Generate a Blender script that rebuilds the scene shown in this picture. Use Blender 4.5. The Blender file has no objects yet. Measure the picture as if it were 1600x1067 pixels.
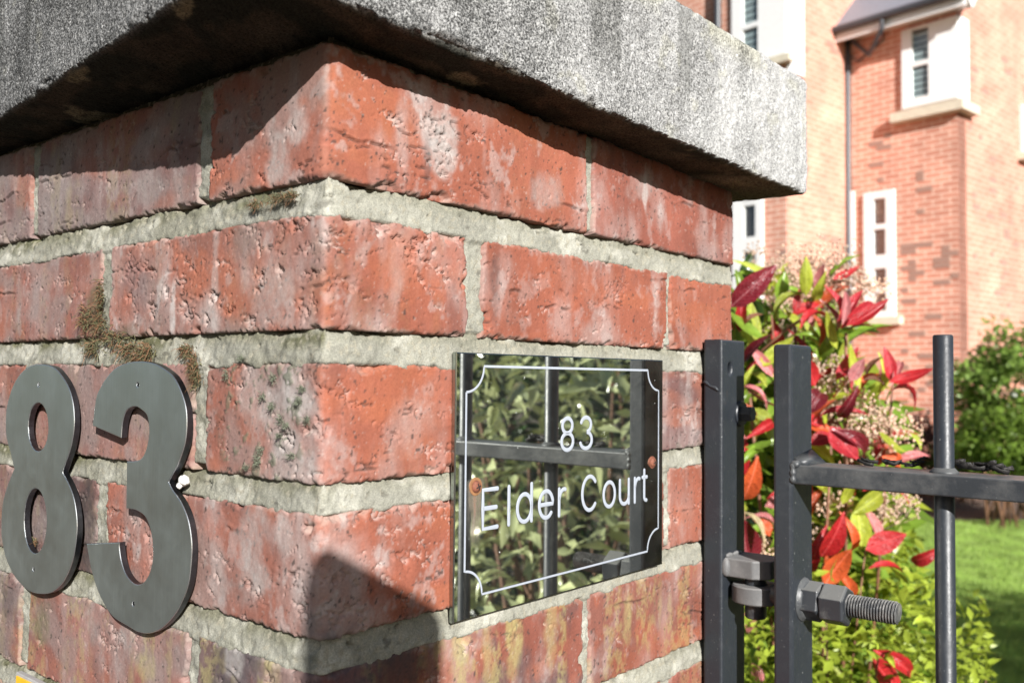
import bpy, math, random
import numpy as np
from mathutils import Vector, Matrix
random.seed(7)
SC = bpy.context.scene
COL = SC.collection
rad = math.radians

# ------------------------------------------------------------------ camera
CAM = np.array([-0.28706, -0.35889, -0.08976])
YAW, PITCH, ROLL, FPX = 0.694821, 0.0396225, 0.0091734, 1438.2
_f = np.array([math.cos(YAW)*math.cos(PITCH), math.sin(YAW)*math.cos(PITCH), math.sin(PITCH)])
_r = np.array([math.sin(YAW), -math.cos(YAW), 0.0]); _u = np.cross(_r, _f)
_r, _u = math.cos(ROLL)*_r+math.sin(ROLL)*_u, -math.sin(ROLL)*_r+math.cos(ROLL)*_u
cam_d = bpy.data.cameras.new('camera'); cam = bpy.data.objects.new('camera', cam_d); COL.objects.link(cam)
cam_d.sensor_width = 36.0; cam_d.lens = FPX*36/1600
cam_d.clip_start = 0.01; cam_d.clip_end = 2000
m = Matrix.Identity(4)
for i in range(3):
    m[i][0], m[i][1], m[i][2], m[i][3] = _r[i], _u[i], -_f[i], CAM[i]
cam.matrix_world = m
cam_d.dof.use_dof = True; cam_d.dof.focus_distance = 0.56; cam_d.dof.aperture_fstop = 11.0
SC.camera = cam

# ------------------------------------------------------------------ light
SUN = np.array([1.0, 1.55, -0.80]); SUN /= np.linalg.norm(SUN)
w = bpy.data.worlds.new('World'); SC.world = w; w.use_nodes = True
nt = w.node_tree; bg = nt.nodes['Background']
sky = nt.nodes.new('ShaderNodeTexSky'); sky.sky_type = 'NISHITA'; sky.sun_disc = False
sky.sun_elevation = math.asin(-SUN[2]); sky.sun_rotation = math.atan2(-SUN[0], -SUN[1])
nt.links.new(sky.outputs[0], bg.inputs[0]); bg.inputs[1].default_value = 0.050
sl = bpy.data.lights.new('sun', 'SUN'); so = bpy.data.objects.new('sun', sl); COL.objects.link(so)
sl.energy = 5.0; sl.angle = rad(0.45); sl.color = (1.0, 0.975, 0.94)
so.rotation_euler = Vector(SUN).to_track_quat('-Z', 'Y').to_euler(); so.location = (-2, -3, 4)
SC.view_settings.view_transform = 'Standard'; SC.view_settings.look = 'None'
SC.view_settings.exposure = 0.84; SC.view_settings.gamma = 1.0
SC.view_settings.use_curve_mapping = False
SC.cycles.max_bounces = 8; SC.cycles.caustics_reflective = False; SC.cycles.caustics_refractive = False

GROUND = -1.35

# ------------------------------------------------------------------ helpers
def ray(px, py):
    return _f + _r*(px-800)/FPX + _u*(533.5-py)/FPX
def P(px, py, depth):
    return CAM + ray(px, py)*depth
def onx(px, py, x):
    d = ray(px, py); return CAM + d*(x-CAM[0])/d[0]
def ony(px, py, y):
    d = ray(px, py); return CAM + d*(y-CAM[1])/d[1]
def onz(px, py, z):
    d = ray(px, py); return CAM + d*(z-CAM[2])/d[2]
def onplane(px, py, p0, n):
    d = ray(px, py); return CAM + d*(np.dot(p0-CAM, n)/np.dot(d, n))

_tabs = {}
def vn(x, y, seed=0):
    if seed not in _tabs:
        _tabs[seed] = np.random.default_rng(seed+11).random((256, 256)).astype(np.float32)
    T = _tabs[seed]
    xi = np.floor(x).astype(np.int64); yi = np.floor(y).astype(np.int64)
    fx = (x-xi).astype(np.float32); fy = (y-yi).astype(np.float32)
    fx = fx*fx*fx*(fx*(fx*6-15)+10); fy = fy*fy*fy*(fy*(fy*6-15)+10)
    x0 = xi & 255; x1 = (xi+1) & 255; y0 = yi & 255; y1 = (yi+1) & 255
    a = T[x0, y0]*(1-fx)+T[x1, y0]*fx; b = T[x0, y1]*(1-fx)+T[x1, y1]*fx
    return a*(1-fy)+b*fy
def fbm(x, y, seed=0, oct=4, gain=0.5):
    v = 0; a = 1; t = 0
    for o in range(oct):
        # rotate the lattice a little each octave, so that it never lines up
        c, s = math.cos(o*0.9+0.3), math.sin(o*0.9+0.3)
        v = v + a*vn((c*x-s*y)*2**o+o*17.3, (s*x+c*y)*2**o+o*9.1, seed+o*5)
        t += a; a *= gain
    return v/t
def sst(a, b, x):
    t = np.clip((x-a)/(b-a), 0, 1); return t*t*(3-2*t)
def mix(a, b, t):
    return a*(1-t[..., None])+np.asarray(b, dtype=np.float32)*t[..., None]

LOC = {}
def tag(o, label=None, cat=None, group=None, kind=None):
    if label: o['label'] = label
    if cat: o['category'] = cat
    if group: o['group'] = group
    if kind: o['kind'] = kind
    return o
def thing(name, loc, label, cat, group=None):
    o = bpy.data.objects.new(name, None); COL.objects.link(o); o.location = Vector(loc); o.empty_display_size = .05
    LOC[o] = Vector(loc); return tag(o, label, cat, group)
def link(name, me, parent=None, center=None):
    o = bpy.data.objects.new(name, me); COL.objects.link(o)
    c = Vector(center) if center is not None else Vector((0, 0, 0))
    LOC[o] = c.copy()
    if parent is not None:
        o.parent = parent; o.location = c-LOC[parent]
    else:
        o.location = c
    return o
def mesh_np(name, V, F, mat, parent=None, smooth=True, col=None, base=False, extra=None):
    """V (n,3) world, F (m,4) or (m,3) or list of both; links it as ONE object whose origin sits in its middle"""
    V = np.asarray(V, dtype=np.float64)
    lo, hi = V.min(0), V.max(0); c = (lo+hi)/2
    if base: c[2] = lo[2]
    me = bpy.data.meshes.new(name)
    Fs = F if isinstance(F, list) else [F]
    nl = sum(f.size for f in Fs); nf = sum(len(f) for f in Fs)
    me.vertices.add(len(V)); me.vertices.foreach_set('co', (V-c).astype(np.float32).ravel())
    me.loops.add(nl); me.loops.foreach_set('vertex_index', np.concatenate([f.ravel() for f in Fs]).astype(np.int32))
    tot = np.concatenate([np.full(len(f), f.shape[1], np.int32) for f in Fs])
    me.polygons.add(nf)
    me.polygons.foreach_set('loop_start', (np.cumsum(tot)-tot).astype(np.int32))
    me.polygons.foreach_set('loop_total', tot)
    me.polygons.foreach_set('use_smooth', np.full(nf, smooth))
    if col is not None:
        a = me.color_attributes.new('Col', 'FLOAT_COLOR', 'POINT')
        cc = np.ones((len(V), 4), np.float32); cc[:, :3] = col.reshape(-1, 3); a.data.foreach_set('color', cc.ravel())
    for k, v in (extra or {}).items():
        a = me.attributes.new(k, 'FLOAT', 'POINT'); a.data.foreach_set('value', v.astype(np.float32).ravel())
    me.update(calc_edges=True); me.validate()
    me.materials.append(mat)
    return link(name, me, parent, c)
def gridfaces(n, m_, off=0, keep=None, flip=False):
    i = np.arange(n*m_).reshape(n, m_)+off
    a, b, c, d = i[:-1, :-1], i[1:, :-1], i[1:, 1:], i[:-1, 1:]
    f = np.stack([a, d, c, b] if flip else [a, b, c, d], -1)
    if keep is not None: return f[keep]
    return f.reshape(-1, 4)

class MB:
    def __init__(s): s.v = []; s.f = []
    def add(s, v, f):
        o = len(s.v); s.v += [tuple(map(float, q)) for q in v]; s.f += [tuple(i+o for i in q) for q in f]; return s
    def box(s, lo, hi):
        x0, y0, z0 = lo; x1, y1, z1 = hi
        return s.add([(x0,y0,z0),(x1,y0,z0),(x1,y1,z0),(x0,y1,z0),(x0,y0,z1),(x1,y0,z1),(x1,y1,z1),(x0,y1,z1)],
                     [(0,3,2,1),(4,5,6,7),(0,1,5,4),(1,2,6,5),(2,3,7,6),(3,0,4,7)])
    def obox(s, o, ex, ey, ez, lo, hi):
        b = MB().box(lo, hi)
        return s.add([np.asarray(o)+np.asarray(ex)*q[0]+np.asarray(ey)*q[1]+np.asarray(ez)*q[2] for q in b.v], b.f)
    def tube(s, pts, r, n=10, cap=True):
        pts = [np.asarray(p, float) for p in pts]; rs = r if hasattr(r, '__len__') else [r]*len(pts)
        V = []; ref = None
        for i, p in enumerate(pts):
            t = pts[min(i+1, len(pts)-1)]-pts[max(i-1, 0)]; t = t/(np.linalg.norm(t)+1e-12)
            if ref is None: ref = np.array([0, 0, 1.]) if abs(t[2]) < .9 else np.array([1., 0, 0])
            a = np.cross(t, ref); a /= np.linalg.norm(a); b = np.cross(t, a); ref = np.cross(a, t)
            ref /= np.linalg.norm(ref)
            for k in range(n):
                th = 2*math.pi*k/n; V.append(p+rs[i]*(math.cos(th)*a+math.sin(th)*b))
        F = []
        for i in range(len(pts)-1):
            for k in range(n):
                F.append((i*n+k, i*n+(k+1) % n, (i+1)*n+(k+1) % n, (i+1)*n+k))
        if cap: F += [tuple(range(n))[::-1], tuple(range((len(pts)-1)*n, len(pts)*n))]
        return s.add(V, F)
    def lathe(s, o, ax, prof, n=24, hexa=False):
        """prof: list of (distance along ax, radius)"""
        o = np.asarray(o, float); ax = np.asarray(ax, float); ax /= np.linalg.norm(ax)
        a = np.cross(ax, (0, 0, 1) if abs(ax[2]) < .9 else (1, 0, 0)); a /= np.linalg.norm(a); b = np.cross(ax, a)
        V = [o+ax*d+r_*(math.cos(2*math.pi*(k+.5*hexa)/n)*a+math.sin(2*math.pi*(k+.5*hexa)/n)*b) for d, r_ in prof for k in range(n)]
        F = [(i*n+k, i*n+(k+1) % n, (i+1)*n+(k+1) % n, (i+1)*n+k) for i in range(len(prof)-1) for k in range(n)]
        F += [tuple(range(n))[::-1], tuple(range((len(prof)-1)*n, len(prof)*n))]
        return s.add(V, F)
    def blob(s, c, r, n=10, seed=0, rough=.15):
        c = np.asarray(c, float); r = np.asarray(r, float)*np.ones(3); rng = random.Random(seed)
        V = []; F = []
        for i in range(n//2+1):
            ph = math.pi*i/(n//2)
            for k in range(n):
                th = 2*math.pi*k/n; q = 1+rough*(rng.random()-.5)*2
                V.append(c+q*r*np.array([math.sin(ph)*math.cos(th), math.sin(ph)*math.sin(th), math.cos(ph)]))
        for i in range(n//2):
            for k in range(n): F.append((i*n+k, (i+1)*n+k, (i+1)*n+(k+1) % n, i*n+(k+1) % n))
        return s.add(V, F)
    def build(s, name, mat, parent=None, smooth=False, base=None, bevel=0):
        V = np.array(s.v); lo, hi = V.min(0), V.max(0); c = (lo+hi)/2
        if base or (base is None and parent is None): c[2] = lo[2]
        me = bpy.data.meshes.new(name); me.from_pydata([tuple(q-c) for q in V], [], s.f); me.update()
        if smooth:
            me.polygons.foreach_set('use_smooth', [True]*len(me.polygons))
            if smooth == 'auto':
                me.set_sharp_from_angle(angle=rad(40))
        me.materials.append(mat)
        o = link(name, me, parent, c)
        if bevel:
            b = o.modifiers.new('bevel', 'BEVEL'); b.width = bevel; b.segments = 2; b.limit_method = 'ANGLE'; b.angle_limit = rad(35)
        return o

# ------------------------------------------------------------------ materials
def newmat(name):
    mt = bpy.data.materials.new(name); mt.use_nodes = True
    return mt, mt.node_tree, mt.node_tree.nodes['Principled BSDF']
def N(nt, typ, **k):
    n = nt.nodes.new(typ)
    for a, b in k.items():
        if a.startswith('i_'): n.inputs[int(a[2:]) if a[2:].isdigit() else a[2:]].default_value = b
        else: setattr(n, a, b)
    return n
def ramp(nt, src, pts):
    r = nt.nodes.new('ShaderNodeValToRGB'); e = r.color_ramp.elements
    while len(e) < len(pts): e.new(.5)
    for q, (p, c) in zip(e, pts): q.position = p; q.color = (*c, 1) if hasattr(c, '__len__') else (c, c, c, 1)
    nt.links.new(src, r.inputs[0]); return r.outputs[0]
def mul(nt, a, b, typ='MULTIPLY', fac=1.0):
    x = nt.nodes.new('ShaderNodeMix'); x.data_type = 'RGBA'; x.blend_type = typ
    if hasattr(fac, 'node'): nt.links.new(fac, x.inputs[0])
    else: x.inputs[0].default_value = fac
    for s, q in ((6, a), (7, b)):
        if hasattr(q, 'node'): nt.links.new(q, x.inputs[s])
        else: x.inputs[s].default_value = (*q, 1)
    return x.outputs[2]
def noise(nt, scale, detail=4, rough=.55, co=None, typ='Object', stretch=None):
    tc = N(nt, 'ShaderNodeTexCoord'); n = N(nt, 'ShaderNodeTexNoise'); n.inputs['Scale'].default_value = scale
    n.inputs['Detail'].default_value = detail; n.inputs['Roughness'].default_value = rough
    src = tc.outputs[typ]
    if stretch:
        mp = N(nt, 'ShaderNodeMapping'); mp.inputs['Scale'].default_value = stretch
        nt.links.new(src, mp.inputs[0]); src = mp.outputs[0]
    nt.links.new(src, n.inputs['Vector']); return n.outputs['Fac']
def bump(nt, b, h, strength, dist):
    n = N(nt, 'ShaderNodeBump'); n.inputs['Strength'].default_value = strength; n.inputs['Distance'].default_value = dist
    nt.links.new(h, n.inputs['Height']); nt.links.new(n.outputs[0], b.inputs['Normal'])
def plain(name, col, rough=.5, metal=0.0, var=.15, scale=60, bmp=.1, bd=.0005, spec=None):
    mt, nt, b = newmat(name)
    f = noise(nt, scale, 5)
    c = ramp(nt, f, [(.3, tuple(q*(1-var) for q in col)), (.7, tuple(min(1, q*(1+var)) for q in col))])
    nt.links.new(c, b.inputs['Base Color']); b.inputs['Roughness'].default_value = rough; b.inputs['Metallic'].default_value = metal
    if spec is not None: b.inputs['Specular IOR Level'].default_value = spec
    if bmp: bump(nt, b, noise(nt, scale*4, 4), bmp, bd)
    return mt
def attr_mat(name, grain, lo, hi, rough, bd, bscale, spec=.3, gd=6):
    mt, nt, b = newmat(name)
    at = N(nt, 'ShaderNodeAttribute', attribute_name='Col')
    g = ramp(nt, noise(nt, grain, gd, .7), [(.3, lo), (.7, hi)])
    nt.links.new(mul(nt, at.outputs['Color'], g), b.inputs['Base Color'])
    b.inputs['Roughness'].default_value = rough; b.inputs['Specular IOR Level'].default_value = spec
    bump(nt, b, noise(nt, bscale, 5, .65), .6, bd)
    return mt
M = {}
M['brick'] = attr_mat('fired clay', 700, (.84, .83, .82), (1.14, 1.14, 1.14), .85, .00030, 1000)
M['mortar'] = attr_mat('sandy mortar', 1100, (.62, .62, .62), (1.28, 1.28, 1.26), .95, .0010, 900, spec=.15)
# coping: cement with dark and pale grains, density of the dark crust from the attribute 'crust'
mt, nt, b = newmat('weathered concrete'); M['coping'] = mt
at = N(nt, 'ShaderNodeAttribute', attribute_name='Col'); cr = N(nt, 'ShaderNodeAttribute', attribute_name='crust')
g1 = noise(nt, 760, 3, .8); g2 = noise(nt, 210, 4, .6)
ad = N(nt, 'ShaderNodeMath', operation='ADD'); nt.links.new(g1, ad.inputs[0])
s1 = N(nt, 'ShaderNodeMath', operation='MULTIPLY_ADD'); nt.links.new(cr.outputs['Fac'], s1.inputs[0]); s1.inputs[1].default_value = -.22; s1.inputs[2].default_value = .10
nt.links.new(s1.outputs[0], ad.inputs[1])
spk = ramp(nt, ad.outputs[0], [(.36, .10), (.45, .48), (.54, .95), (.66, 1.4)])
c = mul(nt, at.outputs['Color'], spk); c = mul(nt, c, ramp(nt, g2, [(.3, .7), (.7, 1.2)]))
nt.links.new(c, b.inputs['Base Color']); b.inputs['Roughness'].default_value = .95; b.inputs['Specular IOR Level'].default_value = .15
bump(nt, b, g1, .9, .0016)
# gate paint
def paint(name, base, dust, amount, rough=.36, worn=True):
    mt, nt, b = newmat(name)
    n1 = noise(nt, 45, 6, .7); n2 = noise(nt, 500, 3, .6); n3 = noise(nt, 130, 5, .75, stretch=(1, 1, .25))
    geo = N(nt, 'ShaderNodeNewGeometry'); sx = N(nt, 'ShaderNodeSeparateXYZ'); nt.links.new(geo.outputs['Normal'], sx.inputs[0])
    up = ramp(nt, sx.outputs['Z'], [(.3, 0.0), (.9, 1.0)])
    m1 = ramp(nt, n1, [(.62-.3*amount, 0.0), (.85-.3*amount, 1.0)])
    c = mul(nt, base, dust, 'MIX', mul(nt, m1, (.55,)*3))
    c = mul(nt, c, tuple(min(1, d*1.15) for d in dust), 'MIX', mul(nt, up, (.75,)*3))
    c = mul(nt, c, (.33, .34, .33), 'MIX', mul(nt, ramp(nt, n2, [(.69, 0.0), (.72, 1.0)]), (.55,)*3))
    if worn: c = mul(nt, c, (.16, .075, .04), 'MIX', mul(nt, ramp(nt, n3, [(.68, 0.0), (.78, 1.0)]), (.5,)*3))
    nt.links.new(c, b.inputs['Base Color'])
    nt.links.new(ramp(nt, n1, [(.3, rough), (.8, rough+.25)]), b.inputs['Roughness'])
    bump(nt, b, mul(nt, n1, noise(nt, 230, 4, .6), 'MIX', .5), .35, .0012)
    return mt
M['gate'] = paint('black gate paint', (.019, .023, .029), (.050, .054, .060), .20, .33)
M['rail'] = paint('dusty black paint', (.026, .030, .035), (.115, .117, .115), .62, .38)
M['lug'] = paint('grey worn paint', (.105, .105, .106), (.21, .205, .20), .6, .5, worn=False)
M['thread'] = paint('worn bolt thread', (.05, .052, .055), (.30, .29, .27), .6, .3)
M['bolt'] = paint('dark bolt steel', (.026, .029, .034), (.20, .20, .19), .2, .27)
mt, nt, b = newmat('brushed steel'); M['steel'] = mt
f = noise(nt, 12, 6, .6); f2 = noise(nt, 900, 3, .6, stretch=(1, 1, .03))
nt.links.new(mul(nt, ramp(nt, f, [(.3, (.56, .61, .58)), (.7, (.64, .69, .655))]), ramp(nt, f2, [(.2, .94), (.8, 1.06)])), b.inputs['Base Color'])
b.inputs['Metallic'].default_value = 1.0; nt.links.new(ramp(nt, noise(nt, 35, 6, .7), [(.3, .36), (.7, .48)]), b.inputs['Roughness'])
bump(nt, b, f2, .05, .0003)
mt, nt, b = newmat('mirror plate'); M['plate'] = mt
tc = N(nt, 'ShaderNodeTexCoord'); sp = N(nt, 'ShaderNodeSeparateXYZ'); nt.links.new(tc.outputs['Object'], sp.inputs[0])
def band(nt, src, c, hw):
    a = N(nt, 'ShaderNodeMath', operation='SUBTRACT', i_1=c); nt.links.new(src, a.inputs[0])
    a2 = N(nt, 'ShaderNodeMath', operation='ABSOLUTE'); nt.links.new(a.outputs[0], a2.inputs[0])
    return ramp(nt, a2.outputs[0], [(hw*.35, 1.0), (hw, 0.0)])
n = noise(nt, 160, 6, .75)
dust = ramp(nt, noise(nt, 520, 2, .5), [(.765, 0.0), (.80, 1.0)])
# a rust run below the left screw
zr = N(nt, 'ShaderNodeMapRange'); zr.inputs[1].default_value = -.036; zr.inputs[2].default_value = .002; nt.links.new(sp.outputs['Z'], zr.inputs[0])
run = mul(nt, mul(nt, band(nt, sp.outputs['X'], -.0943, .0056), zr.outputs[0]), ramp(nt, sp.outputs['Z'], [(.0, 1.0), (.003, 0.0)]))
run = mul(nt, run, ramp(nt, noise(nt, 260, 5, .7, stretch=(1, 1, .22)), [(.35, .05), (.65, 1.0)]))
c = mul(nt, (.74, .77, .72), (.30, .095, .02), 'MIX', ramp(nt, run, [(0.0, 0.0), (.10, .35), (.55, .9)]))
c = mul(nt, c, (.75, .75, .72), 'MIX', mul(nt, dust, (.3,)*3))
nt.links.new(c, b.inputs['Base Color'])
mm = N(nt, 'ShaderNodeMath', operation='SUBTRACT', i_0=1.0, use_clamp=True); nt.links.new(mul(nt, run, dust, 'ADD'), mm.inputs[1]); m9 = N(nt, 'ShaderNodeMath', operation='MULTIPLY'); nt.links.new(mm.outputs[0], m9.inputs[0]); nt.links.new(ramp(nt, noise(nt, 26, 6, .7), [(.3, 1.0), (.8, .972)]), m9.inputs[1]); nt.links.new(m9.outputs[0], b.inputs['Metallic'])
rr = N(nt, 'ShaderNodeMath', operation='MULTIPLY_ADD', i_1=.5, i_2=.012); nt.links.new(run, rr.inputs[0]); nt.links.new(rr.outputs[0], b.inputs['Roughness'])
M['chamfer'] = plain('polished chamfer', (.80, .82, .82), .3, 1.0, .1, 300, 0)
M['cut_edge'] = plain('dark cut edge', (.10, .105, .12), .35, 1.0, .2, 300, .1)
M['plate_edge'] = plain('bevelled plate edge', (.42, .46, .44), .15, 1.0, .1, 80, 0)
M['white'] = plain('frosted engraving', (.34, .37, .42), .5, 0, .04, 300, .05)
M['rust'] = plain('rusty screw', (.23, .085, .05), .7, .3, .45, 420, .5, .0006)
M['yellow'] = plain('yellow plastic', (.75, .42, .02), .45, 0, .06, 80, .05)
M['greyplastic'] = plain('grey plastic rim', (.34, .34, .34), .5, 0, .1, 80, .05)
M['snail'] = plain('chalky white', (.78, .76, .72), .6, 0, .08, 300, .3)
def leafmat(name, col, rough=.32, trans=.3, back=None, var=.3, spec=.5, vein=False):
    mt, nt, b = newmat(name)
    oi = N(nt, 'ShaderNodeObjectInfo')
    n1 = noise(nt, 5, 4)
    c = ramp(nt, n1, [(.3, tuple(q*(1-var) for q in col)), (.7, tuple(min(1, q*(1+var)) for q in col))])
    if vein:
        tc = N(nt, 'ShaderNodeTexCoord'); sp = N(nt, 'ShaderNodeSeparateXYZ'); nt.links.new(tc.outputs['Object'], sp.inputs[0])
        ab = N(nt, 'ShaderNodeMath', operation='ABSOLUTE'); nt.links.new(sp.outputs['X'], ab.inputs[0])
        rib = ramp(nt, ab.outputs[0], [(.006, 1.0), (.016, 0.0)])
        sl_ = N(nt, 'ShaderNodeMath', operation='MULTIPLY_ADD', i_1=-1.1); nt.links.new(ab.outputs[0], sl_.inputs[0]); nt.links.new(sp.outputs['Y'], sl_.inputs[2])
        sc_ = N(nt, 'ShaderNodeMath', operation='MULTIPLY', i_1=75.0); nt.links.new(sl_.outputs[0], sc_.inputs[0])
        si = N(nt, 'ShaderNodeMath', operation='SINE'); nt.links.new(sc_.outputs[0], si.inputs[0])
        side = ramp(nt, si.outputs[0], [(.80, 0.0), (.99, .35)])
        vm = mul(nt, rib, side, 'LIGHTEN')
        c = mul(nt, c, tuple(min(1, q*1.5+.06) for q in col), 'MIX', vm)
        spot = ramp(nt, noise(nt, 9, 5, .7), [(.68, 0.0), (.74, 1.0)])
        c = mul(nt, c, tuple(q*.45+.01 for q in col), 'MIX', spot)
        bump(nt, b, mul(nt, vm, noise(nt, 14, 3), 'ADD', .6), .35, .02)
    hsv = N(nt, 'ShaderNodeHueSaturation'); mr = N(nt, 'ShaderNodeMapRange'); mr.inputs[3].default_value = .72; mr.inputs[4].default_value = 1.28
    nt.links.new(oi.outputs['Random'], mr.inputs[0]); nt.links.new(mr.outputs[0], hsv.inputs['Value']); nt.links.new(c, hsv.inputs['Color'])
    nt.links.new(hsv.outputs[0], b.inputs['Base Color']); b.inputs['Roughness'].default_value = rough; b.inputs['Specular IOR Level'].default_value = spec
    tr = N(nt, 'ShaderNodeBsdfTranslucent'); nt.links.new(hsv.outputs[0], tr.inputs[0])
    mx = N(nt, 'ShaderNodeMixShader'); mx.inputs[0].default_value = trans
    out = nt.nodes['Material Output']
    nt.links.new(b.outputs[0], mx.inputs[1]); nt.links.new(tr.outputs[0], mx.inputs[2]); nt.links.new(mx.outputs[0], out.inputs[0])
    return mt
M['red'] = leafmat('red leaf', (.42, .018, .022), .28, vein=True)
M['crimson'] = leafmat('crimson leaf', (.44, .028, .038), .28, vein=True)
M['darkred'] = leafmat('dark red leaf', (.13, .010, .016), .25, .2, vein=True)
M['orange'] = leafmat('orange red leaf', (.50, .085, .025), .3, vein=True)
M['pink'] = leafmat('pink young leaf', (.52, .17, .17), .25, vein=True)
M['lime'] = leafmat('lime leaf', (.42, .48, .05), .33, .45, vein=True)
M['green'] = leafmat('green leaf', (.19, .30, .035), .3, .35)
M['deepgreen'] = leafmat('dark green leaf', (.035, .075, .018), .28, .2)
M['brownleaf'] = leafmat('bronze leaf', (.16, .06, .025), .35, vein=True)
M['cream'] = leafmat('cream leaf', (.6, .5, .28), .4, vein=True)
M['box'] = leafmat('small green leaf', (.40, .50, .055), .4, .42, var=.35)
M['laurel'] = leafmat('laurel leaf', (.52, .56, .29), .20, .10, var=.45, spec=1.0)
M['bush'] = leafmat('shrub leaf', (.17, .26, .05), .4, .3, var=.5)
M['bush2'] = leafmat('bright shrub leaf', (.22, .34, .05), .4, .35, var=.45)
M['redbush'] = leafmat('maroon shrub leaf', (.09, .03, .022), .4, .3, var=.5)
M['flower'] = leafmat('pinkish flower buds', (.80, .60, .46), .7, .35, var=.15)
M['leaf_glint'] = leafmat('white leaf glints', (.8, .8, .74), .6, .3, var=.05)  # plain white that stands in for sun glints on leaves
M['twig'] = plain('twig bark', (.16, .08, .045), .8, 0, .35, 60, .4, .002)
M['redtwig'] = plain('reddish stem', (.20, .09, .05), .6, 0, .3, 60, .3, .001)
M['deadleaf'] = plain('dead leaf', (.018, .016, .015), .6, 0, .5, 200, .6, .001)
M['moss'] = plain('moss', (.10, .095, .045), .9, 0, .5, 300, 0)
M['mossbrown'] = plain('moss stalks', (.20, .10, .05), .8, 0, .4, 300, 0)
M['mossgrey'] = plain('grey green lichen tuft', (.15, .165, .115), .95, 0, .4, 400, 0)

# ------------------------------------------------------------------ setting: ground
def sheet(name, x0, y0, x1, y1, z, mat, kind='structure'):
    mb = MB().add([(x0, y0, z), (x1, y0, z), (x1, y1, z), (x0, y1, z)], [(0, 1, 2, 3)])
    return tag(mb.build(name, mat), kind=kind)
M['earth'] = plain('earth', (.10, .075, .05), .95, 0, .4, 8, .5, .02)
M['paving'] = plain('asphalt paving', (.075, .073, .070), .9, 0, .2, 9, .4, .01)
M['soil'] = plain('bark mulch', (.13, .085, .06), .95, 0, .6, 40, .8, .02)
M['turf'] = plain('turf', (.20, .30, .045), .95, 0, .35, 5, .6, .02)
sheet('ground', -600, -600, 600, 600, GROUND-.008, M['earth'])
sheet('pavement', -4, -4, .44, 4, GROUND, M['paving'])
FWD = np.array([math.cos(YAW), math.sin(YAW), 0]); RGT = np.array([math.sin(YAW), -math.cos(YAW), 0])

# ------------------------------------------------------------------ the brick pier
# the two visible faces unrolled: s<0 runs along the left face (y=-s), s>0 along the right face (x=s)
W = 0.436
ROWS = [(.0085, .0765), (-.0665, -.0085), (-.1432, -.0830), (-.2185, -.1572), (-.2975, -.2345), (-.3745, -.3135)]
PERP = [[-.331, -.1088, .2235], [-.2205, .1085, .3290], [-.331, -.1080, .2190], [-.2190, .1085, .3275], [-.328, -.1082, .2225], [-.2200, .1085, .3290]]
JW = [[.0045, .0058, .0038], [.0068, .0062, .0026], [.005, .0055, .004], [.0055, .005, .004], [.005, .0058, .0034], [.005, .005, .004]]
RC = .0042; LA = RC*math.pi/2               # the pier's corner is a small arc
def place(S, Z, H):
    th = np.clip((S+LA/2)/LA, 0, 1)*math.pi/2
    n = np.stack([-np.cos(th), -np.sin(th), np.zeros_like(th)], -1)
    b = np.stack([RC+np.maximum(S-LA/2, 0), RC+np.maximum(-S-LA/2, 0), Z], -1)+RC*n
    return b+n*H[..., None]
OR = (.250, .081, .050); RD = (.205, .069, .048); PK = (.225, .098, .079); MV = (.150, .076, .069); BR = (.13, .060, .051)
# (row, index): base, bloom, burnt, pits, lichen, moss spots
BK = {(0,0): (MV,.30,.25,.25,.1,0), (0,1): (MV,.35,.35,.25,.25,0), (0,2): (OR,.50,.18,.55,.05,0), (0,3): (RD,.34,.1,.3,0,0),
      (1,0): (RD,.30,.2,.3,.15,0), (1,1): (OR,.42,.12,.95,.08,0), (1,2): (OR,.30,.1,.55,0,0), (1,3): (OR,.22,.05,.3,0,0),
      (2,0): (RD,.2,.2,.2,.1,0), (2,1): (PK,.15,.2,.2,.15,0), (2,2): (OR,.34,.05,.55,.05,1.0), (2,3): (MV,.42,.45,.3,0,.3),
      (3,0): (BR,.2,.8,.3,.2,0), (3,1): (OR,.46,.06,.62,0,0), (3,2): (OR,.3,.1,.4,0,0), (3,3): (OR,.16,.03,.25,0,0),
      (4,0): (BR,.3,.5,.3,.3,0), (4,1): (RD,.22,.15,.35,.55,0), (4,2): (RD,.28,.62,.35,.85,0), (4,3): (OR,.26,.1,.2,.6,0),
      (5,0): (RD,.2,.4,.3,.3,0), (5,1): (BR,.25,.7,.4,.5,0), (5,2): (RD,.2,.2,.3,.4,0), (5,3): (RD,.2,.1,.3,.3,0)}
STAINS = []
def stain(px, py, face, rs, rz, col, k):
    q = ony(px, py, 0) if face == 'r' else onx(px, py, 0)
    STAINS.append((q[0] if face == 'r' else -q[1], q[2], rs, rz, col, k))
GREY = (.33, .31, .295); DARK = (.045, .036, .036); WHT = (.46, .43, .41); MOSSY = (.12, .115, .06); YEL = (.34, .30, .13); CLAY = (.33, .10, .05)
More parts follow.
